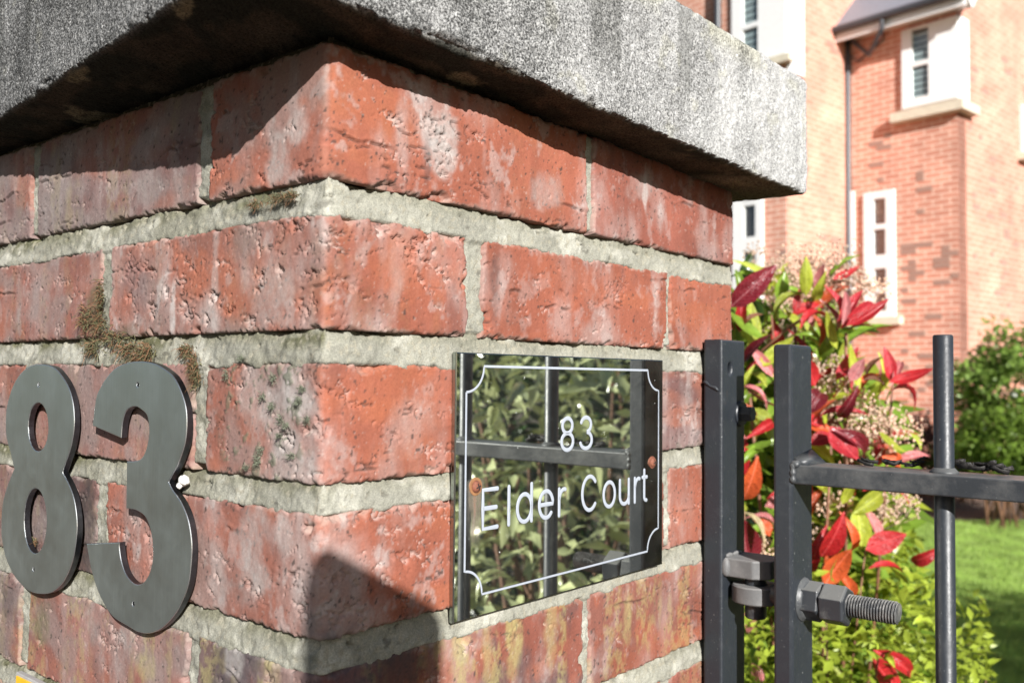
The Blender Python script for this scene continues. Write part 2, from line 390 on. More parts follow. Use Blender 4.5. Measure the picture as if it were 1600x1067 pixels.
for a in ((690,215,'r',.013,.022,GREY,.75),(665,262,'r',.003,.016,DARK,.5),(830,290,'r',.003,.014,DARK,.35),(850,300,'r',.016,.012,GREY,.4),(1005,310,'r',.004,.018,WHT,.6),(1000,290,'r',.02,.012,GREY,.4),
          (770,440,'r',.006,.028,DARK,.55),(1020,470,'r',.007,.024,WHT,.6),(925,520,'r',.02,.012,GREY,.35),(1075,590,'r',.006,.02,GREY,.5),(620,600,'r',.03,.02,CLAY,.5),(640,420,'r',.03,.02,CLAY,.5),(900,440,'r',.04,.02,CLAY,.4),
          (620,1020,'r',.030,.022,DARK,.7),(530,1050,'r',.02,.02,(.06,.05,.065),.8),(760,1010,'r',.006,.03,YEL,.8),(800,1010,'r',.008,.03,YEL,.8),(860,985,'r',.007,.03,YEL,.8),(720,1020,'r',.005,.02,YEL,.7),(980,960,'r',.006,.02,YEL,.6),(1030,950,'r',.004,.02,YEL,.5),
          (440,240,'l',.012,.020,GREY,.7),(470,205,'l',.010,.012,WHT,.5),(110,320,'l',.006,.02,YEL,.4),(250,290,'l',.03,.01,GREY,.35),(215,440,'l',.015,.02,(.17,.10,.095),.6),(275,470,'l',.003,.018,WHT,.8),(340,430,'l',.003,.03,WHT,.35),(430,460,'l',.016,.022,GREY,.55),(330,490,'l',.012,.012,WHT,.4),
          (450,690,'l',.022,.028,GREY,.65),(400,620,'l',.014,.02,WHT,.4),(470,620,'l',.010,.02,WHT,.45),(395,860,'l',.016,.024,GREY,.6),(445,845,'l',.008,.012,WHT,.55),(340,880,'l',.010,.03,WHT,.35),(140,800,'l',.014,.030,DARK,.85),(130,880,'l',.012,.014,DARK,.6),
          (65,960,'l',.014,.024,MOSSY,.75),(200,1000,'l',.014,.012,GREY,.5),(380,1050,'l',.030,.026,(.07,.055,.06),.85),(430,1050,'l',.012,.012,YEL,.5),(370,1030,'l',.008,.008,GREY,.7),(230,1040,'l',.012,.010,YEL,.5),(15,930,'l',.010,.03,DARK,.5),(190,540,'l',.03,.012,(.07,.06,.03),.6),(150,480,'l',.012,.02,(.09,.085,.045),.7),(310,600,'l',.010,.012,(.08,.08,.04),.6)): stain(*a)
def stains(S, Z, C):
    wob = (fbm(S*60, Z*60, 501, 4, .6)-.5)*1.7; gr = .55+.9*fbm(S*260, Z*200, 502, 3, .65)
    for cs, cz, rs, rz, col, k in STAINS:
        m_ = (np.abs(S-cs) < rs*2.4) & (np.abs(Z-cz) < rz*2.4)
        if not m_.any(): continue
        d = np.hypot((S[m_]-cs)/rs, (Z[m_]-cz)/rz)+wob[m_]
        t = np.clip(sst(1.25, .35, d)*k*gr[m_]*(.5 if col is YEL else .85), 0, .95)
        C[m_] = C[m_]*(1-t[:, None])+np.array(col, np.float32)*t[:, None]
    return C
pier = thing('brick_pillar', (.218, .218, GROUND), 'square red brick gate pier with pale weathered mortar carrying the house number and name plate', 'gate pillar')
rects = []
RES = .00085
for r, (z0, z1) in enumerate(ROWS):
    xs = [-W]; 
    for p_, h_ in zip(PERP[r], JW[r]): xs += [p_-h_, p_+h_]
    xs.append(W)
    for k in range(4):
        s0, s1 = xs[2*k], xs[2*k+1]
        rects.append((s0, s1, z0, z1, r))
        base, bloom, burn, pits, lich, mossy = BK[(r, k)]
        sd = r*40+k*7
        rng = np.random.default_rng(sd+3)
        ns = int((s1-s0)/RES)+1; nz = int((z1-z0)/RES)+1
        S, Z = np.meshgrid(np.linspace(s0, s1, ns), np.linspace(z0, z1, nz), indexing='ij')
        left = sst(.002, -.002, S)
        ed = np.minimum(np.minimum(S-s0, s1-S), np.minimum(Z-z0, z1-Z))
        ed = ed+(fbm(S*90, Z*90, sd, 4)-.5)*.0036+(fbm(S*330, Z*330, sd+28, 3, .6)-.5)*.0034-.0002
        ed = ed-np.maximum(fbm(S*55, Z*55, sd+1, 3)-.66, 0)*.03*(ed < .012)
        t = np.clip(1-ed/.0017, 0, 1.6)
        H = rng.normal(0, .0005)+.0004-.0014*t*t
        H = H+(fbm(S*20, Z*20, sd+2, 2)-.5)*.0024+(S-(s0+s1)/2)*rng.normal(0, .004)+(Z-(z0+z1)/2)*rng.normal(0, .01)
        H = H+(fbm(S*260, Z*260, sd+3, 4, .6)-.5)*.00034+(fbm(S*640, Z*640, sd+42, 2)-.5)*.00030
        # the arris of the pier, worn round and chipped
        ar = np.clip(1-np.abs(S)/.006, 0, 1); H = H-.0009*ar*ar*(1+1.4*(fbm(S*40, Z*130, sd+4, 3)-.5)*2)
        near = np.clip(1-np.abs(S)/.03, 0, 1)
        # drag pits: short ragged tears, in clusters
        clus = sst(.42, .62, fbm(S*28+3, Z*28, sd+5, 3))
        thr = .850-.105*pits-.040*near
        pn = fbm(S*330+20*vn(S*60, Z*60, sd), Z*520, sd+6, 3, .55)
        pit = sst(thr+.045, thr+.075, pn+.07*(clus-.45))
        pn2 = fbm(S*88+1.6*fbm(S*260, Z*260, sd+34, 3), Z*165+1.6*fbm(S*260+9, Z*260, sd+35, 3)+S*40, sd+8, 4, .6)
        pit2 = sst(thr-.058, thr-.034, pn2+.06*(clus-.5))
        H = H-.0008*pit-.0018*pit2*(.6+.8*vn(S*400, Z*400, sd+30))
        # lips pushed up beside the tears
        H = H+.0003*sst(thr-.10, thr-.01, pn2+.06*(clus-.5))*(1-pit2)*pits
        # drying cracks
        rid = np.abs(fbm(S*16+5, Z*62, sd+9, 4, .55)-.5)
        crk = sst(.010, .002, rid)*sst(.60, .68, fbm(S*17+9, Z*30, sd+10, 3))
        H = H-.0016*crk
        for _ in range(rng.integers(1, 4)):
            cz0 = rng.uniform(z0+.012, z1-.006); c0 = rng.uniform(s0, s1); ll_ = rng.uniform(.012, .045)
            path = cz0+(fbm(S*45, S*0+rng.uniform(0, 9), sd+40, 3)-.5)*.010
            cr1 = np.exp(-((Z-path)/.0007)**2)*sst(ll_, ll_*.5, np.abs(S-c0))*sst(.42, .55, fbm(S*120, Z*20, sd+41, 2))
            H = H-.0016*cr1+.0005*np.exp(-((Z-path-.0016)/.0012)**2)*sst(ll_, ll_*.5, np.abs(S-c0)); crk = np.maximum(crk, .8*cr1)
        # ---- colour of the clay itself and of what has settled on it
        C = np.ones(S.shape+(3,), np.float32)*np.array(base, np.float32)*rng.uniform(.93, 1.08)
        C = C*(1+.5*(fbm(S*20, Z*20, sd+12, 4)-.5))[..., None]
        C = C*(1+.35*(fbm(S*120, Z*60, sd+13, 4)-.5))[..., None]
        C = mix(C, (.31, .100, .050), .45*sst(.55, .75, fbm(S*14+3, Z*40, sd+27, 3)))
        bz = fbm(S*9+1, Z*13, sd+14, 4)+.25*(fbm(S*110, Z*60, sd+22, 3)-.5)
        bn = sst(.62-.22*burn, .74-.16*burn, bz)*min(1, .35+burn)
        C = mix(C, (.095, .062, .062), bn*.85)
        st = .55*fbm(S*110, Z*14, sd+15, 4)+.45*fbm(S*60, Z*45, sd+31, 4, .6); cl = fbm(S*24, Z*20+3, sd+16, 4)
        bl = sst(.50, .85, .5*st+.6*cl)*bloom*1.5+sst(.6, .75, fbm(S*75, Z*60, sd+17, 4, .65))*bloom*.8
        bl = np.clip(bl+left*.10*(.4+cl), 0, .85)
        C = mix(C, (.37, .325, .31), bl)
        C = mix(C, (.21, .175, .165), left*.55*sst(.42, .68, fbm(S*30+7, Z*34, sd+33, 4)))
        lime = np.clip((pit*.0+pit2*.55)*sst(.35, .6, fbm(S*50, Z*50, sd+18, 3)), 0, 1)
        C = mix(C, (.46, .41, .38), lime*.75)
        C = mix(C, (.36, .32, .28), .4*sst(.0024, .0002, ed)*sst(.35, .65, fbm(S*100, Z*100, sd+23, 3)))
        ls = sst(.50, .66, fbm(S*62, Z*10+sd, sd+19, 3))*sst(.38, .62, fbm(S*200, Z*150, sd+20, 4, .7))
        C = mix(C, (.33, .30, .12), np.clip(ls*lich*.55, 0, .6))
        sp = sst(.80, .84, fbm(S*420, Z*420, sd+24, 2)); C = mix(C, (.035, .03, .028), sp*.75)
        wp = sst(.82, .86, fbm(S*520+40, Z*520, sd+25, 2)); C = mix(C, (.40, .36, .33), wp*.25)
        C = stains(S, Z, C)
        C = mix(C, (.03, .025, .022), crk*.7)
        if mossy:
            mg = sst(.61, .70, fbm(S*150+11, Z*130, sd+26, 4, .65))*sst(-.095, -.07, S)*sst(0.0, -.03, S) if s0 < 0 else sst(.62, .72, fbm(S*70, Z*75, sd+26, 4, .6))*sst(.335, .345, S)
            C = mix(C, (.10, .115, .075) if s0 < 0 else (.03, .028, .03), np.clip(mg*mossy, 0, .7)); H = H+mg*.0007*(s0 < 0)
        if (r, k) == (2, 3) or (r, k) == (2, 3):
            C = mix(C, (.025, .022, .025), .85*sst(.56, .68, fbm(S*120, Z*45, 77, 4, .6))*sst(.385, .40, S))
        pad = lambda a, m_='edge': np.pad(a, 2, mode=m_)
        Sp, Zp = pad(S), pad(Z); Hp = pad(H); Cp = np.pad(C, ((2, 2), (2, 2), (0, 0)), mode='edge')
        Hp[1, :] = Hp[-2, :] = Hp[:, 1] = Hp[:, -2] = -.0055
        Hp[0, :] = Hp[-1, :] = Hp[:, 0] = Hp[:, -1] = -.030
        Sp = np.clip(Sp, -W, W)
        V = place(Sp, Zp, Hp)
        # deep rings are kept clear of the pier's corner
        mesh_np('brick', V.reshape(-1, 3), gridfaces(ns+4, nz+4), M['brick'], pier, col=Cp)
# mortar: one sheet behind the bricks, struck so that each bed slopes out over the brick below
ns, nz = int(2*W/.0011), int(.485/.0011)
S, Z = np.meshgrid(np.linspace(-W, W, ns), np.linspace(-.402, .089, nz), indexing='ij')
sdf = np.full(S.shape, 9.0)
for s0, s1, z0, z1, r in rects:
    dx = np.maximum(s0-S, S-s1); dz = np.maximum(z0-Z, Z-z1)
    sdf = np.minimum(sdf, np.where((dx > 0) & (dz > 0), np.hypot(np.maximum(dx, 0), np.maximum(dz, 0)), np.maximum(dx, dz)))
v = np.zeros_like(S); inbed = np.zeros_like(S)
for k in range(7):
    hi = ROWS[k-1][0] if k else .089; lo = ROWS[k][1] if k < 6 else -.402
    inside = (Z > lo-.003) & (Z < hi+.003)
    v = np.where(inside, np.clip((Z-lo)/(hi-lo), -.2, 1.2), v); inbed = np.where(inside, 1.0, inbed)
left = sst(.002, -.002, S)
rag = (fbm(S*70, Z*110, 301, 4)-.5)
prof = np.where(inbed > 0, (.0003-.0032*np.clip(v+.35*rag, 0, 1.3)**1.25)*(v > -.3), -.0012)
prof = np.nan_to_num(prof, nan=.0008)
H = prof+(fbm(S*30, Z*30, 302, 3)-.5)*.0013+(fbm(S*170, Z*220, 303, 4, .65)-.5)*.0026+(fbm(S*650, Z*650, 309, 2)-.5)*.0007
smear = .0018*np.clip((fbm(S*60, Z*80, 304, 4)-.42)*3, 0, 1.2)*(1+.8*(v < .4))
H = H-np.clip((-sdf-smear)/.0028, 0, 1)*.0065
H = H-.0042*sst(.84, .98, v+.45*rag)*inbed*sst(.44, .58, fbm(S*45, Z*20, 313, 4))
hole = sst(.76, .80, fbm(S*150, Z*220, 305, 3)); H = H-.0022*hole*(v > .45)
H = np.where(Z > .0745, H-.006, H)
C = np.ones(S.shape+(3,), np.float32)*np.array((.275, .270, .228), np.float32)
C = C*(1+.5*(fbm(S*35, Z*45, 306, 4)-.5))[..., None]
dirt = np.clip(sst(.40, 1.0, v+.5*(fbm(S*60, Z*90, 307, 4)-.5))*inbed*(.50+.4*left)+left*.40*sst(.4, .7, fbm(S*18, Z*30, 308, 3)), 0, .9)
C = mix(C, (.17, .165, .115), dirt)
C = mix(C, (.10, .10, .05), .8*sst(.57, .68, fbm(S*26+5, Z*60, 311, 4))*left*inbed*sst(.2, .8, v))
C = mix(C, (.50, .49, .43), .5*sst(.55, .75, fbm(S*50, Z*70, 310, 3)))
C = mix(C, (.05, .045, .035), hole*.5)
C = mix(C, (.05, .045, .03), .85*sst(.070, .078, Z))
C = mix(C, (.30, .28, .22), .8*sst(.62, .72, fbm(S*320, Z*320, 312, 3, .7)))
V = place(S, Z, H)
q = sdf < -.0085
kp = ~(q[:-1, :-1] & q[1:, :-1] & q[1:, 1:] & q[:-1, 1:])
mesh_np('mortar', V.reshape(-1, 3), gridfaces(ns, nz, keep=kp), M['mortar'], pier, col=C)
# solid core and the plain courses out of sight below, behind and on the far sides
core = MB().box((.008, .008, GROUND), (W-.004, W-.004, .077))
mcore = plain('mortar core', (.42, .40, .33), .95, 0, .2, 60, .4, .002)
core.build('mortar_core', mcore, pier)
mplain = plain('plain brick', (.36, .10, .05), .85, 0, .3, 45, .5, .002)
def brickmesh(lx, ly):
    mb = MB().box((-lx/2, -ly/2, -.0325), (lx/2, ly/2, .0325)); V = mb.v
    me = bpy.data.meshes.new('plain_brick'); me.from_pydata(V, [], mb.f); me.materials.append(mplain); return me
bm1, bm2 = brickmesh(.213, .1025), brickmesh(.1025, .213)
bm3 = brickmesh(.1025, .1025)
def pb(me, x, y, z):
    o = link('brick', me, pier, (x, y, z)); return o
for c in range(6, 18):
    z = -.0375*0-.375-.0054-.0375-.075*(c-6)+.0
    if z < GROUND+.03: break
    e = c % 2
    for i in range(2):
        # around the four sides: stretchers with the corner alternating
        a = .1065+.2230*i
        if e:
            pb(bm1, a, .0512, z); pb(bm1, a, W-.0512, z)
            if i == 0: pb(bm2, .0512, .218, z); pb(bm2, W-.0512, .218, z)
        else:
            pb(bm2, .0512, a, z); pb(bm2, W-.0512, a, z)
            if i == 0: pb(bm1, .218, .0512, z); pb(bm1, .218, W-.0512, z)
for r in range(6):
    z = (ROWS[r][0]+ROWS[r][1])/2
    for a in ((.162, .385) if r % 2 else (.2,)):
        pb(bm2 if r % 2 == 0 else bm3, W-.049, a if r % 2 == 0 else a, z)
    pb(bm1, .2, W-.049, z)

# ------------------------------------------------------------------ coping stone
def inset(poly, a):
    n = len(poly); L = []
    for i in range(n):
        p_, q_ = np.array(poly[i]), np.array(poly[(i+1) % n]); d = (q_-p_)/np.linalg.norm(q_-p_)
        nn = np.array([-d[1], d[0]]); L.append((p_+nn*a, d))
    out = []
    for i in range(n):
        (p1, d1), (p2, d2) = L[i-1], L[i]
        A = np.array([d1, -d2]).T; t = np.linalg.solve(A, p2-p1); out.append(p1+d1*t[0])
    return out
ZB, ZT = .0795, .1800
poly = [(-.0725, -.0305), (.4770, -.0500), (.4770, .4850), (-.0180, .4850)]
prof = []                                # (inset, z, normal out, normal z)
nb = 34
for i in range(nb): prof.append((.090*(1-i/(nb-1)), ZB, 0., -1.))
nf_ = 100
for i in range(1, nf_): prof.append((0.0, ZB+(ZT-ZB)*i/(nf_-1), 1., 0.))
for i in range(1, 30): prof.append((.12*i/29, ZT+.012*i/29, 0., 1.))
prof = np.array(prof)
no = prof[:, 2].copy(); nzv = prof[:, 3].copy()
for _ in range(2):
    no = np.convolve(np.pad(no, 1, mode='edge'), [.25, .5, .25], 'valid'); nzv = np.convolve(np.pad(nzv, 1, mode='edge'), [.25, .5, .25], 'valid')
inv = [inset(poly, a) for a in prof[:, 0]]
segs = [(3, 0, 520), (0, 1, 560), (1, 2, 150), (2, 3, 100)]
Vs = []; Ss = []; dirs = []
s_acc = 0
for a, b_, cnt in segs:
    A = np.array([q[a] for q in inv]); B = np.array([q[b_] for q in inv])
    t = np.linspace(0, 1, cnt, endpoint=False)
    XY = A[None]*(1-t)[:, None, None]+B[None]*t[:, None, None]
    Vs.append(XY)
    L_ = np.linalg.norm(np.array(poly[b_])-np.array(poly[a])); Ss.append(s_acc+t*L_); s_acc += L_
    d = np.array(poly[b_])-np.array(poly[a]); d /= np.linalg.norm(d); dirs.append(np.tile(np.array([d[1], -d[0]]), (cnt, 1)))
XY = np.concatenate(Vs); SS = np.concatenate(Ss); D = np.concatenate(dirs)
XY = np.concatenate([XY, XY[:1]]); SS = np.append(SS, s_acc); D = np.concatenate([D, D[:1]])
for _ in range(2): D[1:-1] = .25*D[:-2]+.5*D[1:-1]+.25*D[2:]
D /= np.linalg.norm(D, axis=1, keepdims=True)
Wc = np.concatenate([[0], np.cumsum(np.hypot(np.diff(prof[:, 0]), np.diff(prof[:, 1])))])
S2, W2 = np.meshgrid(SS, Wc, indexing='ij')
hh = (fbm(S2*14, W2*14, 401, 3)-.5)*.0035+(fbm(S2*90, W2*90, 402, 4, .6)-.5)*.0020+(fbm(S2*420, W2*420, 403, 3, .7)-.5)*.0017
edge = np.clip(1-np.abs(W2-.090)/.005, 0, 1); hh = hh-.0022*edge**2*(1+2*(fbm(S2*110, W2*0, 404, 4)-.5))-.0055*edge*sst(.62, .74, fbm(S2*38, W2*30, 411, 4))
edge2 = np.clip(1-np.abs(W2-Wc[nb+nf_-2])/.006, 0, 1); hh = hh-.0028*edge2**2
V = np.zeros(S2.shape+(3,))
V[..., :2] = XY+D[:, None, :]*no[None, :, None]*hh[..., None]
V[..., 2] = prof[None, :, 1]+nzv[None, :]*hh+.0022-.0120*V[..., 0]/.475
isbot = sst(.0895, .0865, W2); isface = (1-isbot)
xw = S2-Ss[1][0]                           # distance along the front, from the near corner
C = np.ones(S2.shape+(3,), np.float32)*np.array((.40, .398, .39), np.float32)
stk = fbm(S2*34, W2*2.2, 405, 3)
crust = np.where(xw < 0, .80, np.clip(.80-xw*1.35, .05, .8)+.9*(stk-.5))+.55*(fbm(S2*22, W2*22, 406, 3)-.5)
C = mix(C, (.46, .46, .45), sst(.50, .66, stk)*.7*(xw > 0))
C = mix(C, (.22, .22, .21), .75*sst(.58, .70, fbm(S2*48+3, W2*1.6, 412, 4))*sst(.10, .14, W2)*isface)
C = mix(C, (.38, .37, .29), .35*sst(.68, .76, fbm(S2*44+8, W2*50, 413, 4, .6))*isface)
C = mix(C, (.40, .39, .30), .6*sst(.165, .186, W2)*sst(.4, .6, fbm(S2*30, W2*30, 407, 3)))
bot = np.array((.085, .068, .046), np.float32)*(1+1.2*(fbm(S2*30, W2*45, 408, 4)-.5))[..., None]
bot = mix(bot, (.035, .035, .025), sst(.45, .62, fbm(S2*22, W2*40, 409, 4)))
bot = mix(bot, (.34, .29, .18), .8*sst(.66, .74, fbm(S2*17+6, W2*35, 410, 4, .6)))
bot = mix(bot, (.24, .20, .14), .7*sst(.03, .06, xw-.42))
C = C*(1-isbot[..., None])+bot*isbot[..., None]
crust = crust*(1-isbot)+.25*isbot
Vf = V.reshape(-1, 3)
top_ring = np.array([[i*len(prof)+len(prof)-1 for i in range(len(SS)-1)]])
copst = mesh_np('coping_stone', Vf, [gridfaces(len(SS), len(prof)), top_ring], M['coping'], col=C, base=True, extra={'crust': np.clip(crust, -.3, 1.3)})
tag(copst, 'thick grey weathered concrete slab overhanging the top of the brick pier', 'coping stone')

# ------------------------------------------------------------------ extruded 2-D outlines (numbers, plates with holes)
def resample(pts, closed=True, sub=5):
    """pts: (a, b) or (a, b, 1) for a sharp corner; Catmull-Rom between"""
    n = len(pts); out = []
    for i in range(n):
        p1, p2 = pts[i], pts[(i+1) % n]
        c1, c2 = len(p1) > 2, len(p2) > 2
        p0 = pts[i-1] if not c1 else p1; p3 = pts[(i+2) % n] if not c2 else p2
        q0, q1, q2, q3 = [np.array(q[:2], float) for q in (p0, p1, p2, p3)]
        if c1 and c2: out.append(q1); continue
        for k in range(sub):
            t = k/sub
            out.append(.5*((2*q1)+(-q0+q2)*t+(2*q0-5*q1+4*q2-q3)*t*t+(-q0+3*q1-3*q2+q3)*t**3))
    return out
def circle(c, r, n=20, rz=None): return [(c[0]+r*math.cos(2*math.pi*k/n), c[1]+(rz or r)*math.sin(2*math.pi*k/n)) for k in range(n)]
def outline_mesh(name, loops, thick, bev, origin, ex, ey, ez, mat, parent=None, bres=1):
    """fills the first loop minus the others, extrudes it to `thick` along ez from origin"""
    cu = bpy.data.curves.new('tmp', 'CURVE'); cu.dimensions = '2D'; cu.fill_mode = 'BOTH'
    for L_ in loops:
        sp = cu.splines.new('POLY'); sp.points.add(len(L_)-1); sp.use_cyclic_u = True
        for q, a in zip(sp.points, L_): q.co = (a[0], a[1], 0, 1)
    cu.extrude = thick/2-bev; cu.bevel_depth = bev; cu.bevel_resolution = bres; cu.offset = -bev
    o = bpy.data.objects.new('tmp', cu); COL.objects.link(o)
    dg = bpy.context.evaluated_depsgraph_get(); dg.update()
    me = bpy.data.meshes.new_from_object(o.evaluated_get(dg)); bpy.data.objects.remove(o); bpy.data.curves.remove(cu)
    Rm = np.array([ex, ey, ez]).T
    co = np.array([v_.co for v_ in me.vertices]); co = co@Rm.T+np.asarray(origin)+np.asarray(ez)*thick/2
    lo, hi = co.min(0), co.max(0); c = (lo+hi)/2
    if parent is None: c[2] = lo[2]
    me.vertices.foreach_set('co', (co-c).astype(np.float32).ravel())
    me.name = name; me.materials.clear(); me.materials.append(mat); me.update()
    me.polygons.foreach_set('use_smooth', [False]*len(me.polygons))
    return link(name, me, parent, c)

XN = -.0085      # front plane of the numbers, 4 mm plates stood off the wall
def on_num(l): return [((-onx(q[0], q[1], XN)[1], onx(q[0], q[1], XN)[2]) + tuple(q[2:])) for q in l]
out8 = [(62,569),(82.5,573),(95.6,586),(107,605),(113.5,629),(115.7,657),(114,680),(109,704),(103,721),(97,738,1),(104.6,751),(113,771),(118,795),(120,822),(118,849),(113,876),(104.6,898),(94.5,914),(81,924.5),(67.5,927.5),(50.6,925),(35.4,915),(20,896),(8.4,869),(2.7,842),(1.7,818),(4,788),(10,763),(22,732,1),(16,706),(10,684),(8.8,661),(10.3,637),(17,611),(26,592),(37.5,578),(49,571)]
h8a = [(59.5+15.8*math.cos(t), 667+38*math.sin(t)) for t in np.linspace(0, 2*math.pi, 24, endpoint=False)]
h8b = [(55+17.8*math.cos(t), 813.5+51*math.sin(t)) for t in np.linspace(0, 2*math.pi, 24, endpoint=False)]
out3 = [(144.4,665,1),(150,622),(157.5,604),(167,589),(178,577),(191,569.5),(208,565),(225,564.7),(244,569),(260.6,579),(272,590),(281,607),(289,631),(291.6,654),(290.6,680),(287,699),(279,722),(272,736),(263,753,1),(270,766),(283.5,786),(293.6,811.6),(298.7,842),(299,869),(294,912),(281,946),(266,968),(249,983),(232.5,989),(215.6,987),(199,977.6),(178,964.5),(165,947.6),(152,921),(142.5,889.5),(135,849.4,1),(186.3,847,1),(186,856),(189,876),(196,896),(206,909),(215,913),(224,909.5),(233,896),(238,876),(238.6,855.5),(236,832),(229.5,811.6),(221,801.5),(209,795.6),(197,794,1),(198,720.5,1),(212,720),(221,715.6),(228,702.5),(232.5,680),(232,661),(229,648),(221,640),(212,635),(202.5,637),(196,644),(191,661),(189,684,1)]
def num(name, label, out, holes, screws):
    loops = [resample(on_num(out))]+[on_num(h) for h in holes]
    for c in screws:
        q = onx(c[0], c[1], XN); loops.append(circle((-q[1], q[2]), .0014, 16))
    o = outline_mesh(name, loops, .0042, .00045, (XN+.0042, 0, 0), (0, -1, 0), (0, 0, 1), (-1, 0, 0), M['steel'], None, 2)
    o.data.materials.append(M['chamfer']); o.data.materials.append(M['cut_edge'])
    for p_ in o.data.polygons:
        a = -p_.normal.x
        p_.material_index = 0 if a > .97 else (1 if a > .25 else 2)
    return tag(o, label, 'house number')
num('number_eight', 'large dark brushed steel digit 8 fixed on the left face of the pier', out8, [h8a, h8b], [(60, 601), (52, 889)])
num('number_three', 'large dark brushed steel digit 3 beside the digit 8 on the left face', out3, [], [(215, 601), (208, 943)])
# dark fixing studs behind the plates
# ------------------------------------------------------------------ name plate
TLT = rad(-0.44)
exs = np.array([math.cos(TLT), math.sin(TLT), 0]); eys = np.array([math.sin(TLT), -math.cos(TLT), 0])   # along the plate, out of the wall
SO = np.array([.2010, -.0052, -.1508]); SW, SH = .2228, .1507
def sx(x): return x-SO[0]
def sz(z): return z-SO[2]
plate = thing('name_plate', SO, 'dark mirror name plate with white lettering Elder Court on the right face of the pier', 'sign')
def rect(w_, h_): return [(-w_/2, -h_/2), (w_/2, -h_/2), (w_/2, h_/2), (-w_/2, h_/2)]
o = outline_mesh('plate', [rect(SW, SH)], .0034, .0007, SO-eys*.0034, exs, (0, 0, 1), eys, M['plate'], plate)
o.data.materials.append(M['plate_edge'])
for p_ in o.data.polygons:
    if abs(p_.normal.dot(Vector(eys))) < .95: p_.material_index = 1
def strokes(name, lines, r, parent, mat, label=None):
    """rounded strokes laid on the plate, flattened to a thin raised print"""
    mb = MB()
    for L_ in lines:
        pts = [np.array([a, b_, 0.]) for a, b_ in L_]
        mb2 = MB().tube(pts, r, 10, cap=False); mb.add(mb2.v, mb2.f)
        for e in ((pts[0], pts[-1]) if np.linalg.norm(pts[0]-pts[-1]) > 1e-6 else ()):
            mb.blob(e, (r*.995,)*3, 12, 0, 0)
    V = [SO+exs*q[0]+np.array([0, 0, q[1]])+eys*(.00012+max(q[2], -.25*r)*.16) for q in mb.v]
    mb.v = [tuple(q) for q in V]
    o = mb.build(name, mat, parent, smooth=True)
    if label: o['label'] = label
    return o
def arc(cx, cz, rx, rz, a0, a1, n=18): return [(cx+rx*math.cos(rad(a0+(a1-a0)*i/n)), cz+rz*math.sin(rad(a0+(a1-a0)*i/n))) for i in range(n+1)]
# border with scooped corners
bx0, bx1, bz0, bz1, br = sx(.0982), sx(.3060), sz(-.2138), sz(-.0832), .0148
bl_ = []
bl_ += arc(bx0, bz1, br, br, -90, 0)+arc(bx1, bz1, br, br, 180, 270)+arc(bx1, bz0, br, br, 90, 180)+arc(bx0, bz0, br, br, 0, 90)
bl_.append(bl_[0])
strokes('border_line', [bl_], .00075, plate, M['white'])
R_ = .00140
def letters():
    B = sz(-.1768)                         # base line
    cap, xh = .0222, .0166
    L = {}
    def put(ch, x0, x1):
        x0, x1 = sx(x0)+R_, sx(x1)-R_; c = (x0+x1)/2; hw = (x1-x0)/2; hx = xh/2
        if ch == 'E': l = [[(x1, B+cap), (x0, B+cap), (x0, B+cap*.52), (x0, B), (x1, B)], [(x0, B+cap*.52), (x1-.001, B+cap*.52)]]
        if ch == 'l': l = [[(c, B+cap), (c, B)]]
        if ch == 'd': l = [[(x1, B+cap), (x1, B)], arc(c, B+hx, hw, hx, 0, 360, 28)]
        if ch == 'e': l = [[(x0+.0003, B+hx), (x1, B+hx)]+arc(c, B+hx, hw, hx, 0, 318, 26)[1:]]
        if ch == 'r': l = [[(x0, B+xh), (x0, B)], [(x0, B+xh*.6)]+arc(x0+hw*1.7, B+xh*.58, hw*1.6, xh*.40, 165, 75, 8)]
        if ch == 'C': l = [arc(c, B+cap/2, hw, cap/2, 42, 318, 26)]
        if ch == 'o': l = [arc(c, B+hx, hw, hx, 0, 360, 28)]
        if ch == 'u': l = [[(x1, B+xh), (x1, B)], [(x0, B+xh)]+arc(c, B+hw, hw, hw, 180, 360, 14)]
        if ch == 't': l = [[(c-.0005, B+cap*.97)]+arc(c+.0022, B+.0025, .0027, .0025, 180, 275, 8), [(x0, B+xh), (x1, B+xh)]]
        strokes('letter', l, R_, plate, M['white'])
    for ch, a, b_ in (('E', .1118, .1272), ('l', .1345, .1381), ('d', .1428, .1592), ('e', .1640, .1806), ('r', .1843, .1932), ('C', .2094, .2290),
                      ('o', .2340, .2504), ('u', .2538, .2678), ('r', .2728, .2814), ('t', .2830, .2914)): put(ch, a, b_)
    t, b2 = sz(-.1140)-R_, sz(-.1372)+R_; h = t-b2
    c = sx(.1940); hw = .0076-R_
    strokes('digit', [arc(c, t-h*.235, hw*.86, h*.235, 0, 360, 24), arc(c, b2+h*.265, hw, h*.265, 0, 360, 24)], R_, plate, M['white'])
    c = sx(.2145); hw = .0080-R_
    strokes('digit', [arc(c, t-h*.235, hw*.86, h*.235, 160, -75, 18)+arc(c, b2+h*.265, hw, h*.265, 78, -160, 20)], R_, plate, M['white'])
letters()
def screw(x, z, washer):
    o0 = SO+exs*sx(x)+np.array([0, 0, sz(z)])
    s_ = MB().lathe(o0, eys, [(0, .0036), (.0008, .0036), (.0018, .0030), (.0026, .0015), (.0027, .0004)], 18).build('screw', M['rust'], plate, smooth='auto')
    cross = MB()
    for a in (rad(20), rad(110)):
        d = exs*math.cos(a)+np.array([0, 0, math.sin(a)]); e = np.cross(d, eys)
        cross.obox(o0, d, eys, e, (-.0018, .0020, -.00035), (.0018, .0029, .00035))
    cross.build('screw_slot', M['deadleaf'], s_)
    MB().lathe(o0, eys, [(0, washer), (.0004, washer), (.0005, washer-.0006)], 20).build('washer', plain('stained washer', (.34, .17, .08), .6, .4, .3, 200, .2) if washer > .0046 else M['rust'], s_)
